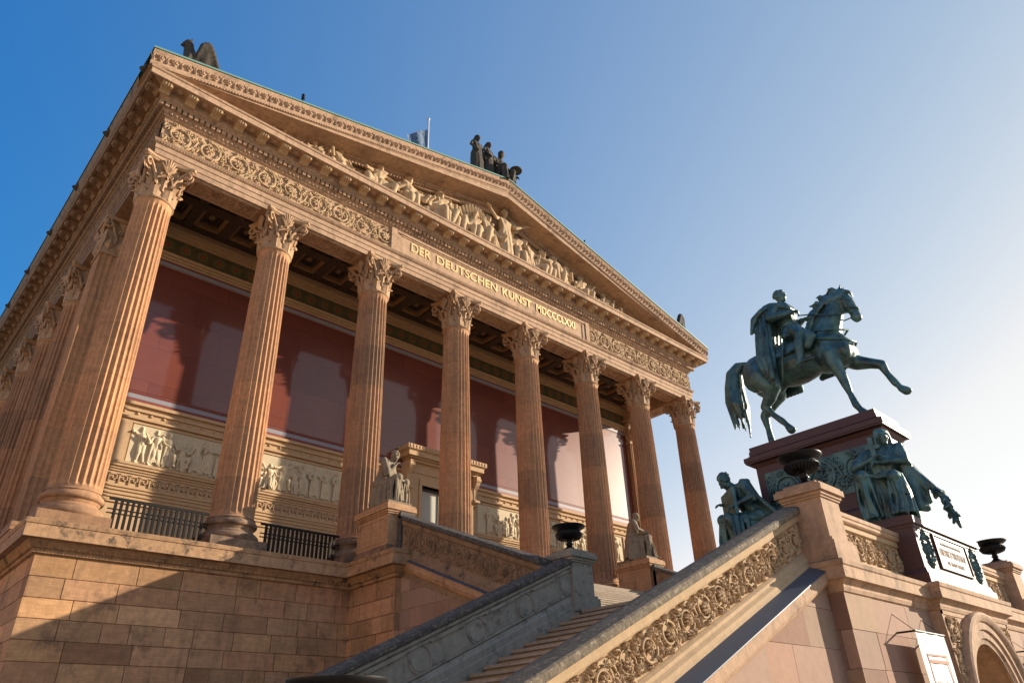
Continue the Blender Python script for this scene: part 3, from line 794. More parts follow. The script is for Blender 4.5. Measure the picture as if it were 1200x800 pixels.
l0 = link('lion_head_spout', lm, M['darkstatue'], sm, (-XC - 1.4, -.6, 13.36)); l0.scale = (.75,) * 3
for k in range(1, 9):
    e = l0.copy(); COL.objects.link(e); e.location.y = -.6 + 3.6 * k
rk = MB(); rprof = [(.2, -1.32), (.3, -1.3), (.32, -1.12), (.42, -1.02), (.44, -.9), (1.2, -.9), (1.2, -.93), (1.28, -.93), (1.3, -.7), (1.33, -.66), (1.35, -.55), (1.31, -.5), (1.33, -.42), (1.36, -.2), (1.42, -.04), (1.42, 0)]
for s in (-1, 1):
    rings = []
    for xx in (s * XE, 0):
        t = zt + sl * (XE - abs(xx)); rings.append([(xx, -o, t + h) for o, h in rprof])
    rings[0] = [(x0, y0, max(z0, 12.93 + .02 * i / 16)) for i, (x0, y0, z0) in enumerate(rings[0])]
    rk.loft(rings, False)
rkc = mpart(rk, 'raking_cornice', M['ent'])
pl = MB(); ev = MB()
ang = math.atan(sl); Ls = XE / cos(ang)
for s in (-1, 1):
    U = Vector((cos(ang) * (1 if s < 0 else 1), 0, sin(ang) * (1 if s < 0 else -1))); V = Vector((-U.z, 0, U.x))
    O = Vector((-XE, -1.34, zt - .43)) if s < 0 else Vector((0, -1.34, za - .43))
    pl.merge(palmettes(Ls - .1, .38, .43, .06, (O + U * .05, U, V, -Y_)))
    O2 = Vector((-XE + 1.2, -.4, zt - 1.03 + sl * 1.2)) if s < 0 else Vector((0, -.4, za - 1.03))
    ev.merge(eggs(Ls - 1.3, .15, (O2, U, V, -Y_), .4, .05, .04))
    O3 = Vector((-XE + 1.2, -1.345, zt - .6 + sl * 1.2)) if s < 0 else Vector((0, -1.345, za - .6))
    ev.merge(eggs(Ls - 1.3, .1, (O3, U, V, -Y_), .36, .03, .025))
pl.build('palmette_band', M['ent'], rkc); ev.build('egg_moulding', M['ent'], rkc)
ty = MB().add([(-XE + .6, -.12, 12.9), (XE - .6, -.12, 12.9), (0, -.12, za - 1.1)], [(0, 1, 2)])
ty.add([(-XE + .6, .3, 12.9), (XE - .6, .3, 12.9), (0, .3, za - 1.1)], [(0, 2, 1)])
tym = mpart(ty, 'tympanum', M['ent'])
rf = MB()
for z, yo in ((0, 0), (.05, .04)):
    pass
for s in (-1, 1):
    a = (s * (XE + .03), YE - .03); 
    rf.loft([[(s * (XE + .03), y, zt + .005 + d), (0, y, za + .01 + d)] for y, d in ((YE - .03, 0), (YE - .03, .075), (YB, .075))], False)
    rf.loft([[(s * (XE + .03), y, zt + .005), (s * (XE + .03), y, zt + .08)] for y in (YE - .03, YB)], False)
roof = mpart(rf, 'roof', M['copper'])

# --- small carved people for the reliefs
def mini(rnd, pose):
    mb = MB(); h = 1.
    lean = rnd.uniform(-.06, .06); tw = rnd.uniform(-.05, .05)
    hd = Vector((lean + tw, rnd.uniform(-.02, .03), .9)); ch = Vector((lean * .6, 0, .7)); pe = Vector((0, 0, .5))
    if pose == 'sit': hd.z -= .2; ch.z -= .2; pe.z -= .22
    mb.cap(pe, ch, .085, .1); mb.cap(ch + Vector((-.1, 0, .04)), ch + Vector((.1, 0, .04)), .05, .05); mb.cap(ch, hd, .04, .04)
    mb.ell(hd, (.055, .062, .072)); mb.ell(hd + Vector((0, .015, .03)), (.066, .064, .058)); mb.cap(hd + Vector((0, -.06, .01)), hd + Vector((0, -.075, -.012)), .012, .014, 6); mb.ell(hd + Vector((0, -.045, -.05)), .025); mb.ell(hd + Vector((0, .07, .0)), .035)
    for s in (-1, 1):
        if pose == 'sit':
            kn = pe + Vector((s * .08 + .12 * rnd.choice((-1, 1)), -.16, rnd.uniform(-.02, .1))); ft = kn + Vector((rnd.uniform(-.06, .06), .02, -.27))
        else:
            kn = pe + Vector((s * .07 + rnd.uniform(-.03, .05), -.05, -.24)); ft = Vector((s * .09 + rnd.uniform(-.05, .05), 0, .02))
        mb.cap(pe + Vector((s * .05, 0, 0)), kn, .065, .048); mb.cap(kn, ft, .046, .03); mb.cap(ft, ft + Vector((.03 * s, -.07, 0)), .03, .022)
        a = rnd.choice(((.18, -.05, -.02), (.13, -.1, -.16), (.06, -.14, -.1), (.2, -.04, .12)))
        sh = ch + Vector((s * .12, 0, .04)); el = sh + Vector((s * a[0] * .6, a[1], a[2] - .04)); hn = el + Vector((s * rnd.uniform(-.12, .14), -.05, rnd.uniform(-.08, .16)))
        mb.cap(sh, el, .038, .03); mb.cap(el, hn, .03, .022); mb.ell(hn, .03)
    if pose == 'sit':                         # cloth over the lap and shins
        for k in range(6):
            x0 = rnd.uniform(-.14, .14); q = Vector((x0 * 1.2 + rnd.uniform(-.07, .07), pe.y - .1, rnd.uniform(.08, .2))); mb.cap(pe + Vector((x0 * .7, -.1, .06)), q, .034, .026, 6); mb.cap(q, Vector((q.x + rnd.uniform(-.06, .06), q.y + .03, .02)), .026, .034, 6)
        for k in range(3): mb.cap(ch + Vector((-.09 + .03 * k, -.075, .06)), pe + Vector((.02 + .05 * k, -.05, .06)), .026, .022, 6)
    if rnd.random() < .8:                     # drapery
        for k in range(7):
            q = pe + Vector((-.11 + .037 * k, -.03 + rnd.uniform(-.03, .02), rnd.uniform(-.02, .1))); mb.cap(q, Vector((q.x * 1.25, -.03, rnd.uniform(.04, .12))), .03, .026, 6)
    return mb
def relief_mesh(seed, pose, scale, vox=.011):
    mb = mini(random.Random(seed), pose); m = sculpt(mb, vox, 0, 'relief_figure')
    for v in m.vertices: v.co = Vector((v.co.x, v.co.y * .75, v.co.z)) * scale
    return m
rel = [relief_mesh(100 + i, 'sit' if i % 4 == 3 else 'stand', 1.22) for i in range(8)]
k = 0; rr = random.Random(9); xx = -11.5
while xx < 11.7:
    if abs(xx) > 2.55:
        o = link('relief_figure', rel[k % 8], M['cream'], museum, (xx, YW - .03, 2.32)) if k < 8 else dup(bpy.data.objects['relief_figure'], museum, (xx, YW - .03, 2.32))
        if k >= 8: o.data = rel[rr.randrange(8)]
        k += 1
    xx += rr.uniform(.36, .5)
# ------------------------------------------------------------------ life-size carved people
def head(mb, c, f, up, s=1., hair='short', beard=False):
    c = Vector(c); f = Vector(f).normalized(); up = Vector(up); up = (up - f * up.dot(f)).normalized(); l = up.cross(f)
    R = Matrix((f, l, up)).transposed()
    P = lambda a, b, d: c + R @ Vector((a, b, d)) * s
    mb.ell(P(-.01, 0, .03), (.1 * s, .078 * s, .095 * s), R, 10, 7)
    mb.ell(P(.03, 0, -.03), (.07 * s, .062 * s, .1 * s), R, 10, 7)
    mb.cap(P(.04, 0, -.09), P(.075, 0, -.105), .035 * s, .028 * s)          # jaw, chin
    mb.cap(P(.085, 0, .02), P(.115, 0, -.03), .012 * s, .018 * s)           # nose
    mb.cap(P(.083, -.045, .032), P(.083, .045, .032), .016 * s, .016 * s)   # brow
    mb.cap(P(.085, -.022, -.065), P(.085, .022, -.065), .012 * s, .012 * s) # mouth
    for b in (-1, 1):
        mb.ell(P(.078, b * .032, .008), (.016 * s, .018 * s, .012 * s), R)  # eyes
        mb.ell(P(-.005, b * .08, -.01), (.025 * s, .014 * s, .035 * s), R)  # ears
        mb.ell(P(.06, b * .04, -.03), (.03 * s, .025 * s, .03 * s), R)
    rnd = random.Random(7)
    if hair == 'short':
        for k in range(46):
            a = rnd.uniform(0, 2 * pi); e = rnd.uniform(.1, 1.5)
            q = (-.02 + .1 * cos(a) * cos(e), .082 * sin(a) * cos(e), .035 + .1 * sin(e))
            if q[0] > .06 and q[2] < .09: continue
            mb.ell(P(q[0], q[1] * .97, q[2] - .008), .024 * s)
    elif hair == 'long':
        mb.ell(P(-.03, 0, .05), (.11 * s, .1 * s, .09 * s), R, 10, 7)
        for k in range(14):
            b = -1 + 2 * k / 13; a = (-.09 + .09 * abs(b)); 
            mb.chain([P(a * .6, b * .075, .09), P(a, b * .1, -.02), P(a - .02, b * .105, -.16), P(a + .02, b * .1, -.28)], [.03 * s, .032 * s, .03 * s, .015 * s], 6)
    elif hair == 'bun':
        mb.ell(P(-.02, 0, .045), (.105 * s, .09 * s, .085 * s), R, 10, 7); mb.ell(P(-.12, 0, .0), .05 * s)
        mb.cap(P(.05, -.06, .08), P(.05, .06, .08), .022 * s, .022 * s)
    if beard:
        for k in range(8):
            b = -1 + 2 * k / 7; mb.cap(P(.06, b * .05, -.08), P(.07, b * .025, -.19 + .04 * abs(b)), .025 * s, .014 * s)
def hand(mb, w, d, n, s=1., curl=.5):          # wrist, finger direction, palm normal
    w = Vector(w); d = Vector(d).normalized(); n = Vector(n); n = (n - d * n.dot(d)).normalized(); l = n.cross(d)
    mb.ell(w + d * .05 * s, (.05 * s, .04 * s, .022 * s), Matrix((d, l, n)).transposed())
    for k, (o, L) in enumerate(((-.03, .07), (-.01, .085), (.011, .08), (.031, .062))):
        a = w + d * .085 * s + l * o * s; b = a + (d * cos(curl * .6) + n * sin(curl * .6)) * L * .5 * s; e = b + (d * cos(curl * 1.6) + n * sin(curl * 1.6)) * L * .55 * s
        mb.chain([a, b, e], [.0125 * s, .012 * s, .0105 * s], 6)
    a = w + d * .03 * s - l * .035 * s; b = a + (d * .6 - l * .6 + n * .4).normalized() * .04 * s
    mb.chain([a, b, b + (d + n * .5).normalized() * .03 * s], [.015 * s, .0135 * s, .011 * s], 6)

def seated(hd_dir=(1, 0, -.2), hair='short', lean=.08, tilt=0., arms=None, beard=False, knees=((.45, -.16, .55), (.48, .14, .5)), feet=((.46, -.16, .06), (.34, .14, .06)), bare=False, seed=1, seat=True, stool=.44, skirt=True, mantle=True):
    """faces +x, sits over the origin, z = 0 under the feet"""
    rnd = random.Random(seed); mb = MB()
    pe = Vector((0, 0, .54)); wa = Vector((lean * .35, tilt * .3, .74)); ch = Vector((lean, tilt * .8, .97 - lean * .2)); nk = Vector((lean * 1.45, tilt, 1.13 - lean * .35)); hc = Vector((lean * 1.75 + .05, tilt * 1.2, 1.27 - lean * .55))
    mb.ell(pe, (.21, .25, .19), None, 12, 8); mb.cap(pe, wa, .2, .175, 12); mb.cap(wa, ch, .17, .175, 12)
    mb.ell(ch + Vector((.0, 0, .02)), (.16, .22, .17), None, 12, 8)
    sh = [ch + Vector((-.01, s * .21, .09)) for s in (-1, 1)]
    mb.cap(sh[0], sh[1], .09, .09, 10); mb.cap(ch + Vector((0, 0, .1)), nk, .085, .055, 10); mb.cap(nk, hc, .055, .05, 10)
    head(mb, hc, hd_dir, (0, 0, 1), 1.05, hair, beard)
    for s, (kn, ft) in enumerate(zip(knees, feet)):
        kn = Vector(kn); ft = Vector(ft); hp = pe + Vector((.02, (-.1, .1)[s], -.02))
        mb.cap(hp, kn, .12, .082, 12); mb.cap(kn, ft + Vector((0, 0, .05)), .075, .048, 10); mb.cap(kn, kn + (ft - kn) * .4 + Vector((-.03, 0, 0)), .07, .06)
        mb.cap(ft + Vector((-.04, 0, .03)), ft + Vector((.16, 0, -.02)), .045, .032)
    arms = arms or (((.16, -.3, .84), (.36, -.14, .66)), ((.14, .3, .82), (.36, .12, .66)))
    for s, (el, hn) in enumerate(arms):
        el, hn = Vector(el), Vector(hn)
        mb.cap(sh[s], el, .078, .062, 10); mb.cap(el, hn, .058, .036, 10)
        mb.cap(sh[s] + Vector((0, 0, .01)), sh[s] + (el - sh[s]) * .75, .098, .085)
        for j in range(3): mb.cap(sh[s].lerp(el, .3 + .2 * j) + Vector((.03, 0, .04)), sh[s].lerp(el, .4 + .2 * j) + Vector((-.02, (-1, 1)[s] * .05, -.1)), .045, .035)
        hand(mb, hn, (hn - el), (0, 0, -1) if hn.z < 1 else (-1, 0, 0), 1.1, .7)
    if skirt:
        k0, k1, f0, f1 = Vector(knees[0]), Vector(knees[1]), Vector(feet[0]), Vector(feet[1])
        for i in range(13):                   # cloth hanging between the knees in deep folds
            t = i / 12; k = k0.lerp(k1, t); f = f0.lerp(f1, t); sag = sin(pi * t)
            top = k + Vector((.03 - .2 * sag, (t - .5) * .06, .02 - .06 * sag)); bot = f + Vector((.02 - .16 * sag + rnd.uniform(-.03, .03), (t - .5) * .1, -.03))
            m_ = top.lerp(bot, .5) + Vector((rnd.uniform(-.02, .03), rnd.uniform(-.02, .02), 0))
            r = .05 if i % 2 else .026
            mb.chain([top, m_, bot], [r, r * .85, r * 1.2], 6)
        for s in (0, 1):
            kn = (k0, k1)[s]; ft = (f0, f1)[s]; o = (-1, 1)[s]
            mb.ell(kn + Vector((.01, 0, .01)), (.105, .1, .1), None, 10, 7)
            for i in range(5):                # folds raking down the shin
                a_ = -1 + .5 * i; q = kn + Vector((.07 - .05 * abs(a_), a_ * .085, -.04)); e = ft + Vector((.07 - .06 * abs(a_) + rnd.uniform(-.02, .04), a_ * .12, .0))
                mb.chain([q, q.lerp(e, .5) + Vector((rnd.uniform(-.01, .03), rnd.uniform(-.03, .03), 0)), e], [.024, .022, .034], 6)
            for i in range(7):                # folds down the outside of the seat
                t = i / 6; top = pe.lerp(kn, t) + Vector((0, o * (.13 - .04 * t), .03)); bot = Vector((top.x * .95 - .04 + .06 * t, top.y + o * rnd.uniform(.0, .06), rnd.uniform(-.02, .04)))
                r = .052 if i % 2 else .03
                mb.chain([top, top.lerp(bot, .45) + Vector((rnd.uniform(-.03, .03), o * .02, 0)), bot], [r, r * .85, r * 1.1], 6)
        for i in range(6):                    # swags over the lap
            t = i / 5; a = k0.lerp(pe + Vector((.05, -.12, .05)), t); b = k1.lerp(pe + Vector((.05, .12, .05)), t)
            mb.chain([a + Vector((0, 0, .06)), (a + b) / 2 + Vector((.02, 0, .0)), b + Vector((0, 0, .06))], [.03, .028, .03], 6)
    if not bare:
        for i in range(9):                    # folds on the chest and a mantle over one shoulder
            t = i / 8; a = sh[0].lerp(sh[1], t) + Vector((.1, 0, .0)); b = wa + Vector((.13, (t - .5) * .2, -.02))
            mb.chain([a, a.lerp(b, .5) + Vector((.035, rnd.uniform(-.02, .02), 0)), b], [.026, .022, .022], 6)
        for i in range(9 if mantle else 0):   # heavy cloak over the back
            o = -.24 + .06 * i; r = .07 if i % 2 else .045
            mb.chain([ch + Vector((-.08 + .1 * abs(o), o * .95, .14)), ch + Vector((-.17, o * 1.05, -.12)), pe + Vector((-.2, o * 1.25, .0)), Vector((-.26, o * 1.5, .1))], [r, r, r, r * 1.15], 6)
        for i in range(6):
            o = -.03 + .035 * i
            mb.chain([sh[1] + Vector((.02 - o * .5, .03, .05)), ch + Vector((-.13, .12 - o, -.1)), pe + Vector((-.14, .12 - o * 1.2, 0)), Vector((-.2, .2 - o * 2, .1))], [.05, .045, .045, .05], 6)
    if seat:
        mb.add(*cube((-.15, .2), (-.2, .2), (.0, stool)))
    return mb
def cube(x, y, z):
    v = [(a, b, c) for c in z for b in y for a in x]
    return v, [(0, 2, 3, 1), (4, 5, 7, 6), (0, 1, 5, 4), (2, 6, 7, 3), (0, 4, 6, 2), (1, 3, 7, 5)]
def standing(seed=1, hair='bun', arms=None):
    rnd = random.Random(seed); mb = MB()
    pe, wa, ch = Vector((0, 0, .95)), Vector((.01, 0, 1.12)), Vector((0, .02, 1.32))
    mb.cap(pe, wa, .16, .13, 12); mb.cap(wa, ch, .13, .15, 12); mb.ell(ch, (.12, .18, .15), None, 12, 8)
    sh = [ch + Vector((0, s * .18, .1)) for s in (-1, 1)]; mb.cap(sh[0], sh[1], .07, .07); mb.cap(ch, ch + Vector((.02, 0, .25)), .08, .055)
    head(mb, ch + Vector((.04, 0, .34)), (1, .2, -.15), (0, 0, 1), 1.05, hair)
    for i in range(22):
        a = 2 * pi * i / 22; top = pe + Vector((.13 * cos(a), .16 * sin(a), rnd.uniform(0, .08))); bot = Vector((.2 * cos(a), .25 * sin(a), .02))
        r = .055 if i % 2 else .038; mb.chain([top, top.lerp(bot, .5) + Vector((.03, 0, 0)), bot], [r, r * .85, r * 1.1], 6)
    mb.cap(pe, (0, 0, .1), .13, .17, 12); mb.cap(pe + Vector((0, .08, 0)), (.12, .1, .55), .11, .09)
    for i in range(8):
        t = i / 7; a = sh[0].lerp(sh[1], t) + Vector((.08, 0, 0)); mb.chain([a, wa + Vector((.12, (t - .5) * .22, 0)), pe + Vector((.14, (t - .5) * .3, -.06))], [.028, .024, .03], 6)
    arms = arms or (((.05, -.3, 1.18), (.2, -.2, .98)), ((.02, .3, 1.16), (.16, .24, .92)))
    for s, (el, hn) in enumerate(arms):
        mb.cap(sh[s], el, .065, .05); mb.cap(el, hn, .048, .034); hand(mb, hn, Vector(hn) - Vector(el), (0, 0, -1), 1.1)
    return mb
def face(dx, dy, loc, s):                     # figure faces direction (dx, dy)
    return Matrix.Translation(loc) @ Matrix.Rotation(atan2(dy, dx), 4, 'Z') @ Matrix.Scale(s, 4)

# --- gable sculpture
rnd = random.Random(31); spots = [(-11.6, .8), (-10.2, 1.05), (-9.0, 1.3), (-8.0, 1.55), (-6.4, 1.9), (-4.9, 2.05), (-3.5, 2.2), (-2.5, 2.0), (-1.6, 2.1), (-.75, 2.3), (.35, 3.15), (1.9, 2.1), (3.0, 2.05), (4.0, 2.1), (5.4, 1.75), (6.3, 1.4), (7.4, 1.45), (8.7, 1.2), (9.9, .95), (11.2, .8)]
gf = [sculpt(mini(random.Random(200 + i), 'sit'), .011, 0, 'gable_figure') for i in range(7)]
gs = sculpt(standing(5, 'bun', (((.12, -.36, 1.3), (.2, -.62, 1.42)), ((.12, .34, 1.28), (.16, .66, 1.46)))), .02, 1, 'gable_figure')
for x in (-10.7, -8.4, -7.2, -5.6, -4.2, -2.9, 1.1, 2.4, 3.5, 4.7, 6.9, 8.0, 9.3): spots.append((x, 1.0 * (zt + sl * (XE - abs(x)) - 1.15 - 12.98)))
for i, (x, h) in enumerate(spots):
    if i == 10: o = link('gable_figure', gs, M['relief'], tym, (x, -.52, 12.98)); o.rotation_euler.z = -pi / 2; o.scale = (1.75,) * 3; o.matrix_parent_inverse = wm(tym).inverted()
    else:
        o = bpy.data.objects.new('gable_figure', gf[i % 7]); COL.objects.link(o)
        if not gf[i % 7].materials: gf[i % 7].materials.append(M['relief'])
        o.parent = tym; o.matrix_parent_inverse = wm(tym).inverted(); o.location = (x, -.46 if i < 20 else -.26, 12.98)
        k = h * (1.06 if i < 20 else .96) / .8; o.scale = (k * (1.25 if i % 2 else -1.25), k * 1.1, k)
def prop(f):
    m = MB(); f(m); m.build('carved_attribute', M['relief'], tym, smooth=True, angle=40)
prop(lambda m: [m.chain([(-2.2 + 1.7 * t, -.5 - .12 * sin(3 * t), 14.7 + .75 * sin(2.6 * t + .2) - .1 * j - .3 * t), (-2.1 + 1.7 * t + .12, -.5, 14.45 + .7 * sin(2.6 * t) - .28 * j - .3 * t)], [.09, .05], 6) for j in range(2) for t in [i / 11 for i in range(12)]])
prop(lambda m: m.add(*cube((-4.4, -3.9), (-.5, -.2), (13.2, 14.5)))); prop(lambda m: m.add(*cube((4.5, 4.75), (-.5, -.2), (13.2, 14.9))))
prop(lambda m: m.ell((1.1, -.45, 15.55), (.35, .1, .35))); prop(lambda m: m.tube([(-9.6, -.5, 13.2), (-8.8, -.5, 14.2)], .06, 6)); prop(lambda m: m.tube([(4.2, -.6, 14.6), (4.8, -.5, 13.3)], .12, 6))
for c_, r__ in (((6.9, -.4, 13.5), (.5, .2, .35)), ((-7.2, -.4, 13.4), (.55, .2, .3)), ((2.5, -.4, 13.4), (.6, .25, .4)), ((-5.7, -.4, 13.3), (.5, .25, .35))): prop(lambda m: m.ell(c_, r__, None, 12, 8))

# --- statues standing on the roof
def roofzone(x): return zt + .08 + sl * (XE - abs(x))
def roof_statue(name, label, cat, mb, Mx, loc, group, extra=None, vox=.035, mat='darkstatue'):
    t = thing(name, label, cat, loc, group)
    mb.xf(Mx); link('carving', sculpt(mb, vox, 2, 'carving'), M[mat], t)
    if extra:
        for nm, e in extra: e.build(nm, M[mat], t, smooth=True, angle=40)
    return t
y0 = -.75
roof_statue('roof_statue', 'tall standing draped stone woman, leftmost of the three on the gable peak', 'statue', standing(11), face(.1, -1, (-1.42, y0, 16.98), 1.42), (-1.42, y0, 16.98), 'figures on the gable peak', [('plinth', MB().box(-1.78, -1.05, y0 - .4, y0 + .4, 16.7, 17.0))])
roof_statue('roof_statue', 'standing draped stone woman between the two other figures on the gable peak', 'statue', standing(12), face(.3, -1, (-.72, y0, 17.1), 1.36), (-.72, y0, 17.1), 'figures on the gable peak', [('plinth', MB().box(-1.04, -.4, y0 - .4, y0 + .4, 16.8, 17.12))])
pal = MB().lathe([(0, 0), (.3, 0), (.32, .04), (.3, .08), (0, .08)], 20, (.86, y0 - .25, 18.5))
roof_statue('roof_statue', 'seated stone figure holding out a flat palette on the gable peak', 'statue', seated((.3, -.4, -.2), 'short', .1, arms=(((.16, -.3, .84), (.34, -.2, .66)), ((.1, .36, .8), (.26, .5, .74)))), face(.1, -1, (.0, y0 + .25, 17.0), 1.72), (.12, y0, 17.15), 'figures on the gable peak', [('palette', pal), ('plinth', MB().box(-.38, .75, y0 - .45, y0 + .6, 16.9, 17.16))])
def griffin():
    mb = MB()
    mb.chain([(0, .45, .32), (0, .1, .45), (0, -.18, .72)], [.3, .33, .28], 10); mb.chain([(0, -.18, .72), (0, -.3, 1.0), (0, -.34, 1.16)], [.26, .2, .18], 10)
    mb.ell((0, -.4, 1.22), (.15, .19, .17)); mb.cap((0, -.52, 1.2), (0, -.64, 1.08), .09, .03); mb.cap((.07, -.32, 1.32), (.09, -.3, 1.47), .05, .015); mb.cap((-.07, -.32, 1.32), (-.09, -.3, 1.47), .05, .015)
    for s in (-1, 1):
        mb.chain([(s * .16, -.3, .6), (s * .18, -.42, .3), (s * .17, -.4, .04)], [.15, .1, .1]); mb.cap((s * .17, -.4, .05), (s * .17, -.58, .04), .09, .07)
        mb.chain([(s * .2, .4, .3), (s * .24, .15, .25), (s * .22, .35, .05)], [.22, .16, .1])
        for k in range(7):                    # folded wing, rounded at the top
            a = k / 6; mb.chain([(s * .24, -.05 + .06 * k, .65), (s * .3, .05 + .09 * k, 1.02 + .3 * sin(pi * (.1 + .85 * a)) - .18 * a), (s * .28, .22 + .1 * k, .95 - .35 * a), (s * .24, .35 + .09 * k, .55 - .3 * a)], [.1, .11, .1, .05], 6)
        mb.ell((s * .26, .3, .8), (.13, .34, .36))
    return mb
for s in (-1, 1):
    loc = (s * 13.75, -.6, roofzone(13.75) - .12)
    roof_statue('griffin_statue', 'dark winged griffin statue on the ' + ('near upper roof corner left of the gable' if s < 0 else 'far low roof corner right of the gable'), 'statue', griffin(), face(1, 0, loc, 1.24) @ Matrix.Rotation(s * pi / 2, 4, 'Z') @ Matrix.Diagonal((1, .66, 1, 1)), loc, 'griffins on the roof corners', [('plinth', MB().box(loc[0] - .6, loc[0] + .6, -1.0, -.2, loc[2] - .35, loc[2] + .05))], .03)
# flag
fp = thing('flagpole', 'white flagpole with a limp blue and white flag behind the gable ridge', 'flagpole', (0, 5.1, roofzone(0)))
pm = MB().tube([(0, 5.1, 17.1), (0, 5.1, 26.3)], [.075, .05], 10); pm.ell((0, 5.1, 26.36), (.09, .09, .07)); pm.build('pole', plain('white_pole_paint', (.6, .6, .6), .4), fp, smooth=True)
rings = []
for i in range(15):
    t = i / 14; r = []
    for j in range(11):
        q = j / 10
        x = -.06 - 1.35 * t * (1 - .25 * q) ; z = 25.45 - q * 2.3 - 1.25 * t ** 1.1 * (1 - .35 * q) + .05 * sin(7 * t + 3 * q); y = 5.1 + .12 * sin(9 * t + 2.2 * q) * t ** .5
        r.append((x, y, z))
    rings.append(r)
MB().loft(rings, False).build('flag', M['flag'], fp, smooth=True)
rp = MB().tube([(-9.75, -.3, 14.7), (-9.75, -.3, 16.25)], .035, 8); rp.tube([(-9.75, -.3, 16.2), (-9.75, -.3, 16.42)], .07, 8)
tag(rp.build('roof_rod', M['iron']), 'thin short black rod standing on the left gable slope', 'rod')
rp = MB().ell((6.0, -.5, 17.0), (.1, .16, .09)).ell((6.0, -.66, 17.08), (.05, .06, .05)); rp.tube([(6.0, -.5, 15.75), (6.0, -.5, 17.0)], .03, 6)
tag(rp.build('roof_vane', M['iron'], smooth=True), 'tiny dark weather vane on the right gable slope', 'vane')

# --- iron railings between the columns
def railing(x0, x1, label):
    t = thing('iron_railing', label, 'railing', ((x0 + x1) / 2, -.3, -.866), 'railings between the front columns')
    for z, r in ((.0, .028), (-.25, .014), (-.35, .014), (-.8, .014)):
        MB().box(x0 - .1, x1 + .1, -.3 - r, -.3 + r, z - r, z + r).build('rail', M['rail'], t)
    n = 17; b = None
    for k in range(n):
        x = x0 + .07 + (x1 - x0 - .14) * k / (n - 1); r = .03 if k in (0, n - 1) else .0165
        if b is None or k == n - 1: b0 = MB().box(x - r, x + r, -.3 - r, -.3 + r, -.866, -.03).build('baluster', M['rail'], t); b = b or b0; bx = bx if k else x
        else:
            b1 = b.copy(); COL.objects.link(b1); b1.location.x = x - bx
railing(-12.83, -10.57, 'black iron railing between the first and second columns from the left')
railing(-8.93, -6.67, 'black iron railing left of the seated stone man on his pedestal')
# ------------------------------------------------------------------ entrance stair
stair = thing('entrance_staircase', 'monumental sandstone double stair with carved balustrades and an arched portal', 'staircase', (0, -8, GZ))
def sp(mb, name, mat, parent=stair, **k): return mb.build(name, mat, parent, **k)
LZ = -3.12; M1 = .435
def slope_prism(prof, F, t0, t1, m, z0):      # profile (w, dz) swept along u with height m*u
    a = [(t0, z0 + m * t0 + dz, w) for w, dz in prof]; b = [(t1, z0 + m * t1 + dz, w) for w, dz in prof]
    return MB().loft([a, b], True, True).fr(F)
def tilt(F, u, v, m):                         # frame rotated with the slope
    O, U, V, Nn = F; c = 1 / sqrt(1 + m * m); s = m * c
    return (O + U * u + V * v, (U * c + V * s), (V * c - U * s), Nn)

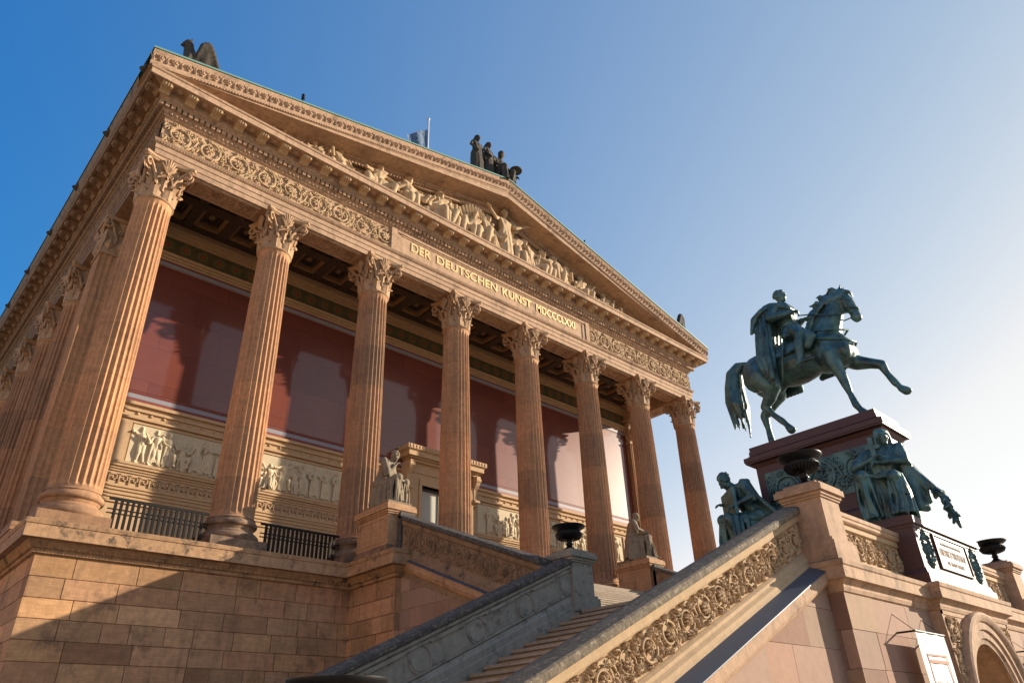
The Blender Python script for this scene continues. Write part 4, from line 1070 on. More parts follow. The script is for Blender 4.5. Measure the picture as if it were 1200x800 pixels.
for s in (-1, 1):
    sx = 1 if s < 0 else -1                   # u runs uphill for both flights
    near = s < 0
    Ff = (Vector((s * 6, -13.8, 0)), Vector((sx, 0, 0)), Z_, -Y_)
    t0, t1 = -8.1, .55                        # from the foot pier to the landing pier
    # front balustrade
    body = slope_prism([(-.36, -3.5), (.09, -3.5), (.09, -3.36), (.07, -3.3), (.07, -3.25), (.03, -3.2), (.03, -3.15), (0, -3.12), (-.025, -3.10), (-.025, -2.64), (0, -2.61), (.02, -2.6), (.02, -2.49), (-.36, -2.49)], Ff, t0, t1, M1, 0)
    bo = sp(body, 'balustrade', M['relief'])
    slope_prism([(-.42, -2.49), (.07, -2.49), (.085, -2.46), (.085, -2.39), (.06, -2.365), (-.14, -2.32), (-.4, -2.37), (-.43, -2.4)], Ff, t0, t1 - .02, M1, 0).build('coping', M['mossy'], bo)
    Ls = (t1 - t0) * sqrt(1 + M1 * M1)
    if near:
        h = .435; tf = tilt(Ff, t0, M1 * t0 - 3.1, M1)
        scroll(Ls - .1, h, 3, .075, .47).fr((tf[0], tf[1], tf[2], tf[3])).xf(Matrix.Translation((0, .025, 0))).build('scroll_relief', M['relief'], bo, smooth=False)
    slope_prism([(.05, -3.36), (.3, -3.47), (.325, -3.47), (.325, -3.455), (.06, -3.335)], Ff, t0, t1 - .12, M1, 0).build('zinc_ledge', M['zinc'], bo)
    slope_prism([(.0, -3.48), (.31, -3.48), (.31, -3.62), (.27, -3.68), (.22, -3.72), (0, -3.72)], Ff, t0, t1, M1, 0).build('string_band', M['ent'], bo)
    # wall under the flight
    cc = [-3.3 - .58 * k for k in range(8)]; cc[-1] = GZ - .02
    wl = ashlar((Ff[0] + Y_ * -.2, Ff[1], Z_, -Y_), -9.6, .5, cc, 1.1, 50 + s, top=lambda u: -3.7 + M1 * u, gap=.006, depth=.02)
    wl.add([(s * 15.6, -13.97, GZ), (s * 5.5, -13.97, GZ), (s * 5.5, -13.97, -3.5), (s * 15.6, -13.97, -7.2)], [(0, 1, 2, 3)])
    sp(wl, 'flight_wall', M['pink'])
    # rear balustrade
    Fr = (Vector((s * 6, -8.5, 0)), Vector((sx, 0, 0)), Z_, -Y_)
    body = slope_prism([(-.42, -5.2), (.1, -5.2), (.1, -3.24), (.06, -3.22), (.06, -3.1), (.02, -3.05), (0, -3.0), (-.025, -2.98), (-.025, -2.46), (0, -2.44), (.02, -2.42), (.02, -2.36), (-.42, -2.36)], Fr, -9, .55, M1, 0)
    bo = sp(body, 'balustrade', M['grey'])
    slope_prism([(-.48, -2.36), (.05, -2.36), (.07, -2.33), (.07, -2.27), (.04, -2.24), (-.2, -2.18), (-.46, -2.24)], Fr, -9, .53, M1, 0).build('coping', M['crust'], bo)
    if near:
        g = MB()
        for k in range(7):                    # roundels and raised frames
            u = .35 - 1.28 * k; tf = tilt(Fr, u, M1 * u - 2.72, M1); ring = MB()
            ring.tube([(.235 * cos(a), .235 * sin(a), .0) for a in [2 * pi * i / 24 for i in range(25)]], .028, 6)
            ring.lathe([(.0, .0), (.2, .01), (.205, -.02)], 20)
            g.merge(ring.fr((tf[0] + Y_ * .02, tf[1], tf[2], tf[3])))
            tf = tilt(Fr, u - .64, M1 * (u - .64) - 2.72, M1)
            for c2 in (-.19, .19): g.merge(MB().box(-.4, .4, c2 - .013, c2 + .013, -.02, .022).fr((tf[0], tf[1], tf[2], tf[3])))
        g.merge(slope_prism([(0, -2.5), (.022, -2.5), (.022, -2.47), (0, -2.47)], Fr, -8.9, .5, M1, 0)); g.merge(slope_prism([(0, -2.97), (.022, -2.97), (.022, -2.94), (0, -2.94)], Fr, -8.9, .5, M1, 0))
        g.build('roundel_frames', M['grey'], bo)
    # the steps of the side flight
    stp = MB()
    for k in range(29):
        x0 = 5.0 + .345 * k; z = LZ - .148 * k; tn = (random.uniform(-1, 1), 0, 0)
        xa, xb = sorted((s * x0, s * (x0 + .355)))
        stp.box(xa, xb, -13.5, -8.55, z - .5, z - .055, (tn[0] - .8, 0, 0)) if k else None  # riser tinted darker: shade below the nosing painted into the stone
        xa, xb = sorted((s * (x0 - .0), s * (x0 + .405)))
        stp.box(xa, xb, -13.5, -8.55, z - .055, z, (tn[0] + .8, 0, 0))
    sp(stp, 'side_flight_steps', M['step'])
    # upper balustrade (rises towards the porch)
    F = (Vector((s * 6.0, -2.6, 0)), -Y_, Z_, X_ * s)
    mu_ = -.415
    body = slope_prism([(-.4, -1.4), (.05, -1.4), (.05, -.93), (.06, -.88), (.06, -.8), (.03, -.76), (0, -.64), (-.025, -.62), (-.025, -.06), (0, -.04), (.02, 0), (.02, .1), (-.4, .1)], F, -.05, 5.45, mu_, 0)
    bo = sp(body, 'balustrade', M['weather'])
    slope_prism([(-.45, .1), (.05, .1), (.07, .13), (.07, .2), (.04, .23), (-.2, .28), (-.44, .23)], F, -.02, 5.43, mu_, 0).build('coping', M['crust'], bo)
    if near:
        tf = tilt(F, .22, -.6 - .22 * .415, mu_)
        scroll(5.5, .5, 8, .03, .55).fr(tf).xf(Matrix.Translation((.022, 0, 0))).build('scroll_relief', M['weather'], bo)
        # plain end post
    MB().box(*sorted((s * 6.07, s * 5.6)), -2.72, -2.6, -1.0, .3).build('end_post', M['crust'], bo)
    slope_prism([(.0, -.88), (.14, -.95), (.155, -.95), (.155, -.935), (.0, -.865)], F, .2, 5.4, mu_, 0).build('zinc_ledge', M['zinc'], bo)
    slope_prism([(-.1, -.95), (.14, -.955), (.14, -1.1), (.1, -1.2), (.05, -1.25), (-.1, -1.25)], F, .15, 5.4, mu_, 0).build('string_band', M['stone'], bo)
    cc2 = [-1.0 - .46 * k for k in range(14)]; cc2[-1] = GZ
    wl = ashlar((F[0] + X_ * s * .03, F[1], Z_, F[3]), .2, 5.5, cc2, .85, 70 + s, top=lambda u: -1.24 - .415 * u, gap=.007, depth=.02)
    wl.box(*sorted((s * 6.0, s * 5.5)), -8.1, -2.8, GZ, -3.6)
    wl.add([(s * 6.0, -2.7, -1.2), (s * 6.0, -8.1, -3.4), (s * 6.0, -8.1, GZ), (s * 6.0, -2.7, GZ)], [(0, 1, 2, 3)])
    sp(wl, 'upper_flight_wall', M['pink'])
    cw = ashlar(front(-2.8), *sorted((s * 6.2, s * 5.9)), courses, .8, 77, gap=.007); sp(cw, 'corner_return', M['stone'])
    # statue pedestal
    pb = MB(); x0, x1 = sorted((s * 6.35, s * 5.55))
    for z0, z1, o in ((-.62, .25, 0), (.25, .3, .03), (.3, .36, .06), (.36, .5, .1), (.5, .55, .07)): pb.box(x0 - o, x1 + o, -2.52 - o, -.95 + o, z0, z1)
    for a, b, c2, d in ((-2.42, -1.05, .12, .17), (-2.42, -1.05, -.52, -.47), (-2.42, -2.36, -.47, .12), (-1.11, -1.05, -.47, .12)):
        for xs in (x0, x1): pb.box(xs - .012, xs + .012, a, b, c2, d)
    pd = sp(pb, 'statue_pedestal', M['stone'])
    pb = MB().box(x0 - .06, x1 + .06, -2.58, -.89, -.862, -.7).box(x0 - .03, x1 + .03, -2.55, -.92, -.7, -.62); pb.build('plinth', M['sooty'], pd)
# upper flight, landing
up = MB()
for k in range(14):
    y1 = -7.95 + .395 * k; z = LZ + .16 * (k + 1); tn = (random.uniform(-1, 1), 0, 0)
    up.box(-5.6, 5.6, y1, -2.4, z - .2, z - .045, tn); up.box(-5.6, 5.6, y1 - .03, -2.4, z - .045, z, tn)
sp(up, 'upper_flight_steps', M['step'])
sp(MB().box(-5.35, 5.35, -14.1, -7.8, LZ - .6, LZ - .002), 'landing', M['step'])

# landing front wall, cornice, portal
fc = [-3.62 - .56 * k for k in range(7)]; fc[-1] = GZ - .02
for s in (-1, 1):
    fwl = ashlar(front(-14.25), *sorted((s * 5.5, s * 1.95)), fc, 1.0, 90 + s, gap=.007, depth=.02)
    fwl.merge(ashlar((leftf if s < 0 else rightf)(s * 5.5, 0), 13.9 if s < 0 else -14.25, 14.25 if s < 0 else -13.9, fc, .6, 92, gap=.007, depth=.02))
    fwl.box(*sorted((s * 5.47, s * 1.9)), -14.22, -13.6, GZ, -3.55); sp(fwl, 'landing_wall', M['pink'])
cprof = [(0, -3.64), (.03, -3.62), (.05, -3.56), (.05, -3.53), (.1, -3.46), (.17, -3.44), (.17, -3.26), (.19, -3.24), (.2, -3.17), (.16, -3.15), (-.4, -3.14)]
pth = [(-5.5, -13.7), (-5.5, -14.25), (-1.95, -14.25), (-1.95, -14.45), (1.95, -14.45), (1.95, -14.25), (5.5, -14.25), (5.5, -13.7)]
sp(sweep(pth, cprof), 'landing_cornice', M['ent'])
po = MB(); zc, R = -5.33, 1.23; yp = -14.45; ptop = -3.6
for i in range(40):
    a0, a1 = pi * i / 40, pi * (i + 1) / 40
    po.quad((-R * cos(a0), yp, zc + R * sin(a0)), (-R * cos(a1), yp, zc + R * sin(a1)), (-R * cos(a1), yp, ptop), (-R * cos(a0), yp, ptop))
    po.quad((-R * cos(a0), yp, zc + R * sin(a0)), (-R * cos(a1), yp, zc + R * sin(a1)), (-R * cos(a1), -13.0, zc + R * sin(a1)), (-R * cos(a0), -13.0, zc + R * sin(a0)))
for s in (-1, 1):
    po.quad((s * R, yp, GZ), (s * 1.95, yp, GZ), (s * 1.95, yp, ptop), (s * R, yp, ptop)); po.quad((s * 1.95, yp, GZ), (s * 1.95, -14.2, GZ), (s * 1.95, -14.2, ptop), (s * 1.95, yp, ptop))
    po.quad((s * R, yp, GZ), (s * R, -13.0, GZ), (s * R, -13.0, zc), (s * R, yp, zc))
    for a, b in ((1.87, 1.95),): po.box(*sorted((s * a, s * b)), yp - .015, yp, GZ, ptop)
po.box(-1.95, 1.95, yp - .015, yp, ptop - .1, ptop)
por = sp(po, 'portal', M['ent'])
av = [(1.21, -.05), (1.21, .015), (1.3, .03), (1.315, .06), (1.46, .06), (1.475, .1), (1.61, .1), (1.625, .13), (1.68, .165), (1.74, .175), (1.79, .15), (1.81, .1), (1.81, -.01)]
rings = [[(-r, yp - w, GZ) for r, w in av]]
for i in range(49):
    a = pi * i / 48; rings.append([(-r * cos(a), yp - w, zc + r * sin(a)) for r, w in av])
rings.append([(r, yp - w, GZ) for r, w in av])
MB().loft(rings, False).build('archivolt', M['ent'], por, smooth=True, angle=25)
for s in (-1, 1):                             # carved spandrels
    sr = MB(); g = scroll(.62, .55, 14 + s, .07, .55); sr.merge(g.fr(front(yp, -1.86 if s < 0 else 1.24, -4.27)))
    g = MB(); rr = random.Random(5)
    for k in range(34): lobed(g, (rr.uniform(.0, .16) * (1 - k / 60), .75 - k * .024), rr.uniform(0, 6.28), rr.uniform(.06, .12), .04, .06, 2)
    sr.merge(g.fr(front(yp, -1.84 if s < 0 else 1.7, -5.05))); sr.build('spandrel_relief', M['relief'], por)
MB().box(-1.5, 1.5, -13.02, -12.98, GZ, -3.9).build('inner_door', M['interior'], por)

# landing parapets
for s in (-1, 1):
    x0, x1 = sorted((s * 4.9, s * 1.7)); Fp = front(-14.0, 0, 0)
    b = extrude([(-.32, -3.15), (.06, -3.15), (.06, -2.98), (.03, -2.94), (0, -2.92), (-.03, -2.9), (-.03, -2.42), (0, -2.4), (.02, -2.39), (.02, -2.29), (-.32, -2.29)], Fp, x0, x1)
    bo = sp(b, 'parapet', M['relief'])
    extrude([(-.36, -2.29), (.05, -2.29), (.08, -2.26), (.08, -2.21), (.1, -2.19), (.1, -2.12), (.06, -2.1), (-.36, -2.1)], Fp, x0, x1).build('coping', M['ent'], bo)
    scroll(3.0, .46, 21 + s, .07, .46).fr(front(-13.97, x0 + .08, -2.89)).build('scroll_relief', M['relief'], bo)
# piers with urns
def pier(x, y, zb, zt_, mat):
    pb = MB(); H = zt_ - zb
    for a, b, o in ((0, .3, .42), (.3, .36, .385), (.36, H - .3, .335), (H - .3, H - .26, .36), (H - .26, H - .2, .385), (H - .2, H - .1, .43), (H - .1, H - .06, .4), (H - .06, H, .3)): pb.box(x - o, x + o, y - o, y + o, zb + a, zb + b)
    return sp(pb, 'pier', mat)
def urn(x, y, z, label):
    t = thing('iron_urn', label, 'urn', (x, y, z), 'urns on the stair piers')
    MB().lathe([(0, 0), (.21, 0), (.21, .035), (.14, .06), (.08, .11), (.06, .15)], 32, (x, y, z)).build('foot', M['iron'], t, smooth=True, angle=40)
    st_ = MB().lathe([(.06, .15), (.085, .165), (.085, .19), (.06, .21), (.07, .25)], 32, (x, y, z)); st_.build('stem', M['iron'], t, smooth=True, angle=40)
    b = MB().lathe([(.05, .25), (.15, .27), (.25, .32), (.29, .37), (.3, .42), (.27, .445), (.26, .47), (.3, .5), (.36, .535), (.385, .56), (.385, .58), (.35, .585), (.28, .54), (.1, .48), (0, .47)], 40, (x, y, z))
    for k in range(28):
        a = 2 * pi * k / 28; b.chain([(x + r * cos(a), y + r * sin(a), z + h) for r, h in ((.14, .27), (.25, .32), (.296, .385))], [.012, .026, .02], 5)
    b.build('bowl', M['iron'], t, smooth=True, angle=50)
for s in (-1, 1):
    pier(s * 5.22, -13.95, -3.14, -1.8, M['ent'] if s < 0 else M['ent']); urn(s * 5.22, -13.95, -1.8, 'black iron urn on the ' + ('sandstone pier at the top of the carved sloping balustrade' if s < 0 else 'far sandstone pier beyond the granite inscription block'))
    pier(s * 5.2, -8.22, -3.14, -1.8, M['grey'])
    if s < 0: urn(-5.2, -8.22, -1.8, 'black iron urn on the grey weathered pier in front of the tall columns')
    pier(s * 14.28, -13.95, GZ, -5.69, M['ent'])
urn(-14.28, -13.95, -5.69, 'black iron urn cut off at the bottom picture edge below the podium')

# banners on the landing wall
def banner(x0, x1, label, txt):
    y = -14.55; zt_ = -4.13
    t = thing('hanging_banner', label, 'banner', ((x0 + x1) / 2, -14.25, -3.9), 'white banners on the portal wall')
    rings = [[(x0 + (x1 - x0) * i / 12, y + .008 * sin(i * 1.3 + j), zt_ - 2.6 * j / 10) for i in range(13)] for j in range(11)]
    c = MB().loft(rings, False).build('cloth', M['cloth'], t, smooth=True)
    for x in (x0, x1):
        MB().tube([(x, -14.25, zt_), (x, y, zt_)], .016, 8).build('bracket_arm', M['iron'], t)
        MB().tube([(x, -14.25, zt_ + .3), (x, y, zt_)], .006, 6).build('stay_wire', M['iron'], t)
    MB().tube([(x0 - .02, y, zt_), (x1 + .02, y, zt_)], .016, 8).build('cross_bar', M['iron'], t)
    if txt:
        p = MB()
        for a, b, c2, d in ((.2, 1.1, -.37, -.34), (.24, 1.06, -.48, -.43), (.2, .23, -2.4, -.37), (1.07, 1.1, -2.4, -.37)): p.box(x0 + a, x0 + b, y - .012, y - .009, zt_ + c2, zt_ + d)
        p.build('printed_frame', M['ink'], c)
        for i, (wd, L, hh) in enumerate((('ALTE', 1.0, .2), ('NATIONALGALERIE', 1.5, .11))):
            tm = text_mesh(wd, L, hh, .001, .01); place_text(tm, (Vector((x0 + .5 + .32 * i, y - .014, zt_ - .75 - L)), Z_, -X_, -Y_)); link('lettering', tm, M['ink'], c)
banner(-3.78, -2.5, 'white printed banner on wire brackets left of the portal arch', True)
banner(2.5, 3.78, 'white banner on wire brackets right of the portal arch', False)

# seated stone figures on the stair pedestals
def carved(name, label, cat, mb, Mx, mat, vox, base, group=None, extra=()):
    t = thing(name, label, cat, base, group); mb.xf(Mx)
    link('figure', sculpt(mb, vox, 2, 'figure'), M[mat], t)
    for nm, e, mt in extra: e.build(nm, M[mt], t, smooth=True, angle=45)
    return t
sl_ = seated((.7, -.25, -.75), 'short', .14, -.02, (((.26, -.24, .72), (.34, -.08, .95)), ((.22, .28, .72), (.38, .02, .68))), True, ((.47, -.18, .62), (.5, .16, .6)), ((.5, -.14, .08), (.5, .15, .1)), False, 3, mantle=False)
carved('seated_statue', 'grey stone man sitting bent forward, chin on hand, on the left stair pedestal', 'statue', sl_, face(.55, -.83, (-6.02, -1.55, .62), 1.33), 'statue', .015, (-5.93, -1.7, .55), 'seated figures beside the stair', [('plinth', MB().box(-6.33, -5.53, -2.45, -.98, .54, .66), 'statue')])
bk = MB(); Mb = face(.7, -.71, (5.74, -1.66, .62), 1.38)
bk.add(*cube((.3, .52), (-.17, .17), (.74, .8))); bk.xf(Mb)
sr_ = seated((.8, 0, -.6), 'short', .08, 0, (((.16, -.28, .84), (.36, -.12, .8)), ((.16, .28, .84), (.36, .12, .8))), False, ((.47, -.13, .6), (.5, .14, .58)), ((.56, -.1, .06), (.44, .14, .06)), False, 6, mantle=False)
carved('seated_statue', 'brown stone figure sitting and reading an open tablet on the right stair pedestal', 'statue', sr_, Mb, 'statue', .015, (5.93, -1.7, .55), 'seated figures beside the stair', [('tablet', bk, 'statue'), ('plinth', MB().box(5.53, 6.33, -2.45, -.98, .54, .66), 'statue')])

# ------------------------------------------------------------------ granite monument
gm = thing('granite_monument', 'tall polished red granite monument pedestal with inscription block on the landing', 'pedestal', (0, -12.3, LZ))
def tier(mb, x, y0, y1, z0, z1, x2=None, d2=0): 
    if x2 is None: mb.box(-x, x, y0, y1, z0, z1)
    else:
        mb.loft([[(-x, y0, z0), (x, y0, z0), (x, y1, z0), (-x, y1, z0)], [(-x2, y0 + d2, z1), (x2, y0 + d2, z1), (x2, y1 - d2, z1), (-x2, y1 - d2, z1)]], True, True)
bl = MB(); yb0, yb1 = -14.42, -10.0
tier(bl, 2.0, yb0 - .06, yb1, -3.14, -2.95); tier(bl, 1.93, yb0 - .03, yb1, -2.95, -2.84, 1.88, .03); tier(bl, 1.86, yb0 + .02, yb1, -2.84, -2.04)
tier(bl, 1.88, yb0, yb1, -2.04, -1.98); tier(bl, 1.92, yb0 - .05, yb1 + .05, -1.98, -1.84); tier(bl, 1.84, yb0 + .02, yb1, -1.84, -1.79)
blk = bl.build('base_block', M['granite'], gm)
sh = MB(); ys0, ys1 = -13.95, -10.75
tier(sh, .95, ys0 - .3, ys1 + .3, -1.8, -1.55); tier(sh, .9, ys0 - .25, ys1 + .25, -1.55, -1.4, .74, .12); tier(sh, .74, ys0 - .12, ys1 + .12, -1.4, -1.2); tier(sh, .7, ys0 - .08, ys1 + .08, -1.2, -1.1, .62, .08)
tier(sh, .62, ys0, ys1, -1.1, .5); tier(sh, .64, ys0 - .02, ys1 + .02, .46, .54, .7, -.08)
tier(sh, .8, ys0 - .17, ys1 + .17, .56, .6); tier(sh, .82, ys0 - .19, ys1 + .19, .6, .72); tier(sh, .78, ys0 - .15, ys1 + .15, .72, .78, .7, .06)
tier(sh, .72, ys0 - .06, ys1 + .06, .78, .88); tier(sh, .7, ys0 - .04, ys1 + .04, .88, 1.0)
sh.build('shaft', M['granite'], gm)
rb = MB().box(-.635, -.6, ys0 + .2, ys1 - .2, -.75, .25)
rb.merge(scroll(2.7, .9, 44, .07, .9).fr(leftf(-.63, ys1 - .25, -.7)))
rb.build('bronze_relief_panel', M['bronze'], gm)
pq = MB().box(-.92, .92, yb0 - .0, yb0 + .03, -2.72, -2.08)
for a, b, c2, d in ((-.95, .95, -2.75, -2.72), (-.95, .95, -2.08, -2.05), (-.95, -.92, -2.72, -2.08), (.92, .95, -2.72, -2.08)): pq.box(a, b, yb0 - .025, yb0 + .03, c2, d)
plq = pq.build('inscription_plaque', M['granite'], blk)
for body, L, hh, z in (('DEM KÖNIGLICHEN BAUHERRN', 1.2, .07, -2.24), ('FRIEDRICH WILHELM IV', 1.5, .15, -2.46), ('DIE STADT BERLIN', .95, .08, -2.63)):
    tm = place_text(text_mesh(body, L, hh, .003, .006), front(yb0 - .004, -L / 2, z)); link('lettering', tm, M['inscr'], plq)
for s in (-1, 1):
    wr = MB(); c = (s * 1.4, -2.42)
    rr = random.Random(3)
    for k in range(46):
        a = 2 * pi * k / 23; r = .2 + .05 * (k % 2)
        leafpt(wr, (s * 1.4 + r * .85 * cos(a), -2.42 + r * 1.25 * sin(a)), a + pi / 2 + rr.uniform(-.7, .7), .15, .04, .05)
    for k in range(10): leafpt(wr, (s * 1.4, -2.42), 2 * pi * k / 10, .13, .04, .04)
    wr.fr(front(yb0 + .02)).build('bronze_wreath', M['bronze'], blk)

# bronze seated figures at the monument
bm_ = []
w1 = seated((.86, .5, -.08), 'long', .02, .13, (((.14, -.32, .86), (.26, -.02, .92)), ((.1, .36, .86), (.22, .06, .86))), False, ((.45, -.22, .62), (.42, .18, .55)), ((.4, -.22, .06), (.44, .16, .06)), False, 11, mantle=False)
# stole falling over the shoulder and the arm with the laurel branch towards the front face
w1.chain([(-.02, .2, 1.08), (-.05, .34, .84), (-.03, .48, .6), (-.02, .6, .42)], [.1, .085, .06, .045], 10); hand(w1, (-.02, .6, .42), (0, .7, -.7), (0, 0, -1), 1.2, .8)
for i in range(6): w1.chain([(.05 - .03 * i, .2, 1.08), (.0 - .03 * i, .32, .84 - .02 * i), (.02 - .02 * i, .36 + .015 * i, .5), (.04 - .02 * i, .36 + .015 * i, .18)], [.07, .085, .07, .06], 7)
for i in range(4): w1.chain([(.02 - .04 * i, .3, .9), (.0 - .03 * i, .43, .64 - .03 * i), (.0 - .02 * i, .5, .42 - .05 * i)], [.07, .07, .04], 7)
W1 = face(-1, -.25, (-1.1, -13.86, -1.78), 1.5)
lau = MB(); rr = random.Random(2)
for k in range(48):
    t = k / 47; p = Vector((-.02, .58 + .17 * t, .42 - .46 * t * t)); lau.chain([p, p + Vector((rr.uniform(-.07, .07), rr.uniform(-.06, .07), rr.uniform(-.12, -.02)))], [.04, .02], 6)
lau.tube([(-.03, .56, .46), (-.02, .66, .34), (-.02, .75, -.02)], [.05, .05, .02], 6); lau.xf(W1)
crs = MB(); crs.add(*cube((.16, .2), (-.035, .03), (.72, 1.26))); crs.add(*cube((.16, .2), (-.11, .1), (1.08, 1.14))); crs.xf(W1)
carved('seated_bronze_figure', 'dark bronze long haired woman clasping a cross and holding out a laurel branch', 'statue', w1, W1, 'bronze', .018, (-1.3, -13.6, -1.79), 'bronze figures round the monument', [('laurel_branch', lau, 'bronze'), ('cross', crs, 'bronze')])
m1 = seated((.75, -.2, -.65), 'short', .2, -.02, (((.2, -.32, .82), (.4, -.27, .84)), ((.14, .34, .8), (.4, .24, .7))), False, ((.48, -.17, .56), (.5, .14, .5)), ((.5, -.2, .06), (.36, .14, .06)), False, 14)
W2 = face(-.75, .66, (-1.05, -10.75, -1.78), 1.58)
tb = MB().add(*cube((.38, .43), (-.28, .28), (.56, .98))); tb.xf(W2)
carved('seated_bronze_figure', 'dark bronze man with bowed head holding a flat tablet at the rear of the monument', 'statue', m1, W2, 'bronze', .018, (-1.1, -10.6, -1.79), 'bronze figures round the monument', [('tablet', tb, 'bronze')])
# ------------------------------------------------------------------ equestrian bronze
eq = thing('equestrian_statue', 'green bronze cloaked rider on a prancing horse, one foreleg raised', 'statue', (0, -12.2, 1.0))
h = MB()
def Q(x, y, z): return Vector((x, y, z))
# trunk
h.ell(Q(0, -11.2, 3.28), (.46, .56, .5), None, 14, 9); h.ell(Q(0, -12.2, 3.12), (.55, .95, .58), None, 14, 9); h.ell(Q(0, -13.1, 3.12), (.47, .6, .58), None, 14, 9)
h.ell(Q(0, -13.42, 3.0), (.42, .36, .42), None, 12, 8); h.cap(Q(0, -11.2, 3.5), Q(0, -12.8, 3.5), .28, .28, 12)
for s in (-1, 1):
    h.ell(Q(s * .2, -13.56, 2.95), (.22, .2, .3), None, 10, 7)              # breast muscle
    h.ell(Q(s * .24, -11.15, 3.1), (.27, .42, .5), None, 10, 7)             # haunch
    h.ell(Q(s * .3, -13.15, 3.05), (.2, .34, .5), None, 10, 7)              # shoulder
# neck and head
h.chain([Q(0, -13.1, 3.45), Q(0, -13.35, 3.85), Q(0, -13.58, 4.22), Q(0, -13.74, 4.46)], [.42, .315, .245, .2], 14)
h.chain([Q(0, -12.95, 3.6), Q(0, -13.12, 4.1), Q(0, -13.45, 4.45), Q(0, -13.75, 4.54)], [.22, .17, .13, .12], 10)
h.chain([Q(0, -13.82, 4.42), Q(0, -13.95, 4.15), Q(0, -14.02, 3.88), Q(0, -14.06, 3.72)], [.2, .165, .12, .115], 12)
h.ell(Q(0, -13.76, 4.2), (.13, .17, .2), None, 10, 7); h.cap(Q(0, -13.98, 3.78), Q(0, -14.02, 3.68), .1, .085)
h.cap(Q(0, -14.02, 4.3), Q(0, -14.1, 3.85), .07, .06)
for s in (-1, 1):
    h.cap(Q(s * .09, -13.84, 4.56), Q(s * .11, -13.93, 4.8), .055, .015); h.ell(Q(s * .125, -13.97, 4.27), (.05, .06, .045)); h.ell(Q(s * .06, -14.12, 3.72), (.04, .04, .05))
    h.cap(Q(s * .11, -13.98, 4.35), Q(s * .1, -14.0, 4.1), .05, .04)
# legs: near fore planted, far fore raised, near hind lifted, far hind planted
def leg(pts, rads): h.chain([Q(*p) for p in pts], rads, 10)
def hoof(p, d):
    p = Q(*p); d = Vector(d).normalized(); h.cap(p, p + d * .14, .09, .115, 10); h.ell(p + d * .15, (.11, .13, .06), None, 10, 6)
leg([(-.3, -13.25, 2.9), (-.31, -13.28, 2.55), (-.3, -13.36, 2.25), (-.29, -13.4, 1.98), (-.29, -13.44, 1.7), (-.29, -13.5, 1.38), (-.29, -13.56, 1.24)], [.25, .19, .135, .115, .075, .095, .075]); hoof((-.29, -13.58, 1.2), (0, -.35, -.6))
leg([(.28, -13.35, 2.95), (.28, -13.62, 2.68), (.27, -13.95, 2.52), (.27, -14.17, 2.4), (.27, -14.24, 2.1), (.27, -14.34, 1.84), (.27, -14.42, 1.68)], [.25, .2, .14, .125, .078, .095, .07]); hoof((.27, -14.43, 1.64), (0, -.55, -.55))
leg([(-.3, -11.25, 3.0), (-.32, -11.52, 2.6), (-.3, -11.42, 2.35), (-.27, -11.2, 2.14), (-.26, -11.38, 1.85), (-.26, -11.58, 1.6), (-.26, -11.68, 1.46)], [.36, .26, .18, .125, .078, .092, .07]); hoof((-.26, -11.69, 1.42), (0, -.4, -.7))
leg([(.28, -11.1, 3.0), (.3, -11.35, 2.62), (.29, -11.12, 2.38), (.27, -10.88, 2.12), (.27, -10.9, 1.75), (.27, -10.92, 1.38), (.27, -10.96, 1.26)], [.36, .26, .18, .13, .08, .095, .075]); hoof((.27, -10.98, 1.22), (0, -.25, -.65))
h.ell(Q(0, -11.55, 2.62), (.16, .26, .14))
horse = link('horse', sculpt(h, .028, 3, 'horse'), M['bronze'], eq)
rr = random.Random(8)
mn = MB()                                     # mane: flame-like locks off the crest
crest = [Q(0, -13.93, 4.62), Q(0, -13.7, 4.66), Q(0, -13.4, 4.6), Q(0, -13.15, 4.4), Q(0, -12.98, 4.15), Q(0, -12.88, 3.9)]
for k in range(34):
    t = k / 33 * 4.999; i = int(t); p = crest[i].lerp(crest[i + 1], t - i) + Q(rr.uniform(-.1, .1), 0, -.02)
    d = Q(rr.uniform(-.12, .05), rr.uniform(.13, .3), rr.uniform(.02, .2) - .12 * (k / 33))
    mn.chain([p - Q(0, .02, .08), p + d * .5 + Q(0, 0, .02), p + d + Q(0, 0, -.03)], [.075, .06, .014], 6)
for k in range(26):                           # locks lying down the near side of the neck
    t = k / 25 * 4.99; i = int(t); p = crest[i].lerp(crest[i + 1], t - i) + Q(-.12, .0, -.06)
    mn.chain([p, p + Q(-.08, .05, -.14), p + Q(-.09, .09 + rr.uniform(-.03, .05), -.28)], [.05, .045, .015], 6)
for k in range(5): mn.chain([Q(-.05 + .025 * k, -13.92, 4.62), Q(-.06 + .03 * k, -14.06, 4.5), Q(-.05 + .025 * k, -14.09, 4.34)], [.04, .04, .012], 6)
link('mane', sculpt(mn, .02, 1, 'mane'), M['bronze'], horse)
tl = MB()
for k in range(22):
    a = 2 * pi * k / 22; o = Q(.15 * cos(a), .16 * sin(a), .08 * sin(a)); w = rr.uniform(.8, 1.25); zz = rr.uniform(-.3, .25)
    tl.chain([Q(0, -10.86, 3.68), Q(0, -10.6, 3.72) + o * .6, Q(0, -10.38, 3.52) + o * 1.0, Q(0, -10.3, 3.1) + o * 1.3, Q(0, -10.3, 2.6) + o * 1.5 * w, Q(rr.uniform(-.05, .05), -10.34 + rr.uniform(-.08, .08), 1.95 + zz) + o * w], [.065, .07, .07, .066, .058, .022], 6)
link('tail', sculpt(tl, .017, 1, 'tail'), M['bronze'], horse)
hb = MB()                                     # bridle, reins, breast strap, saddle cloth
def loop(c, ru, rv, U, V, r): hb.tube([Vector(c) + Vector(U) * ru * cos(2 * pi * i / 20) + Vector(V) * rv * sin(2 * pi * i / 20) for i in range(21)], r, 6)
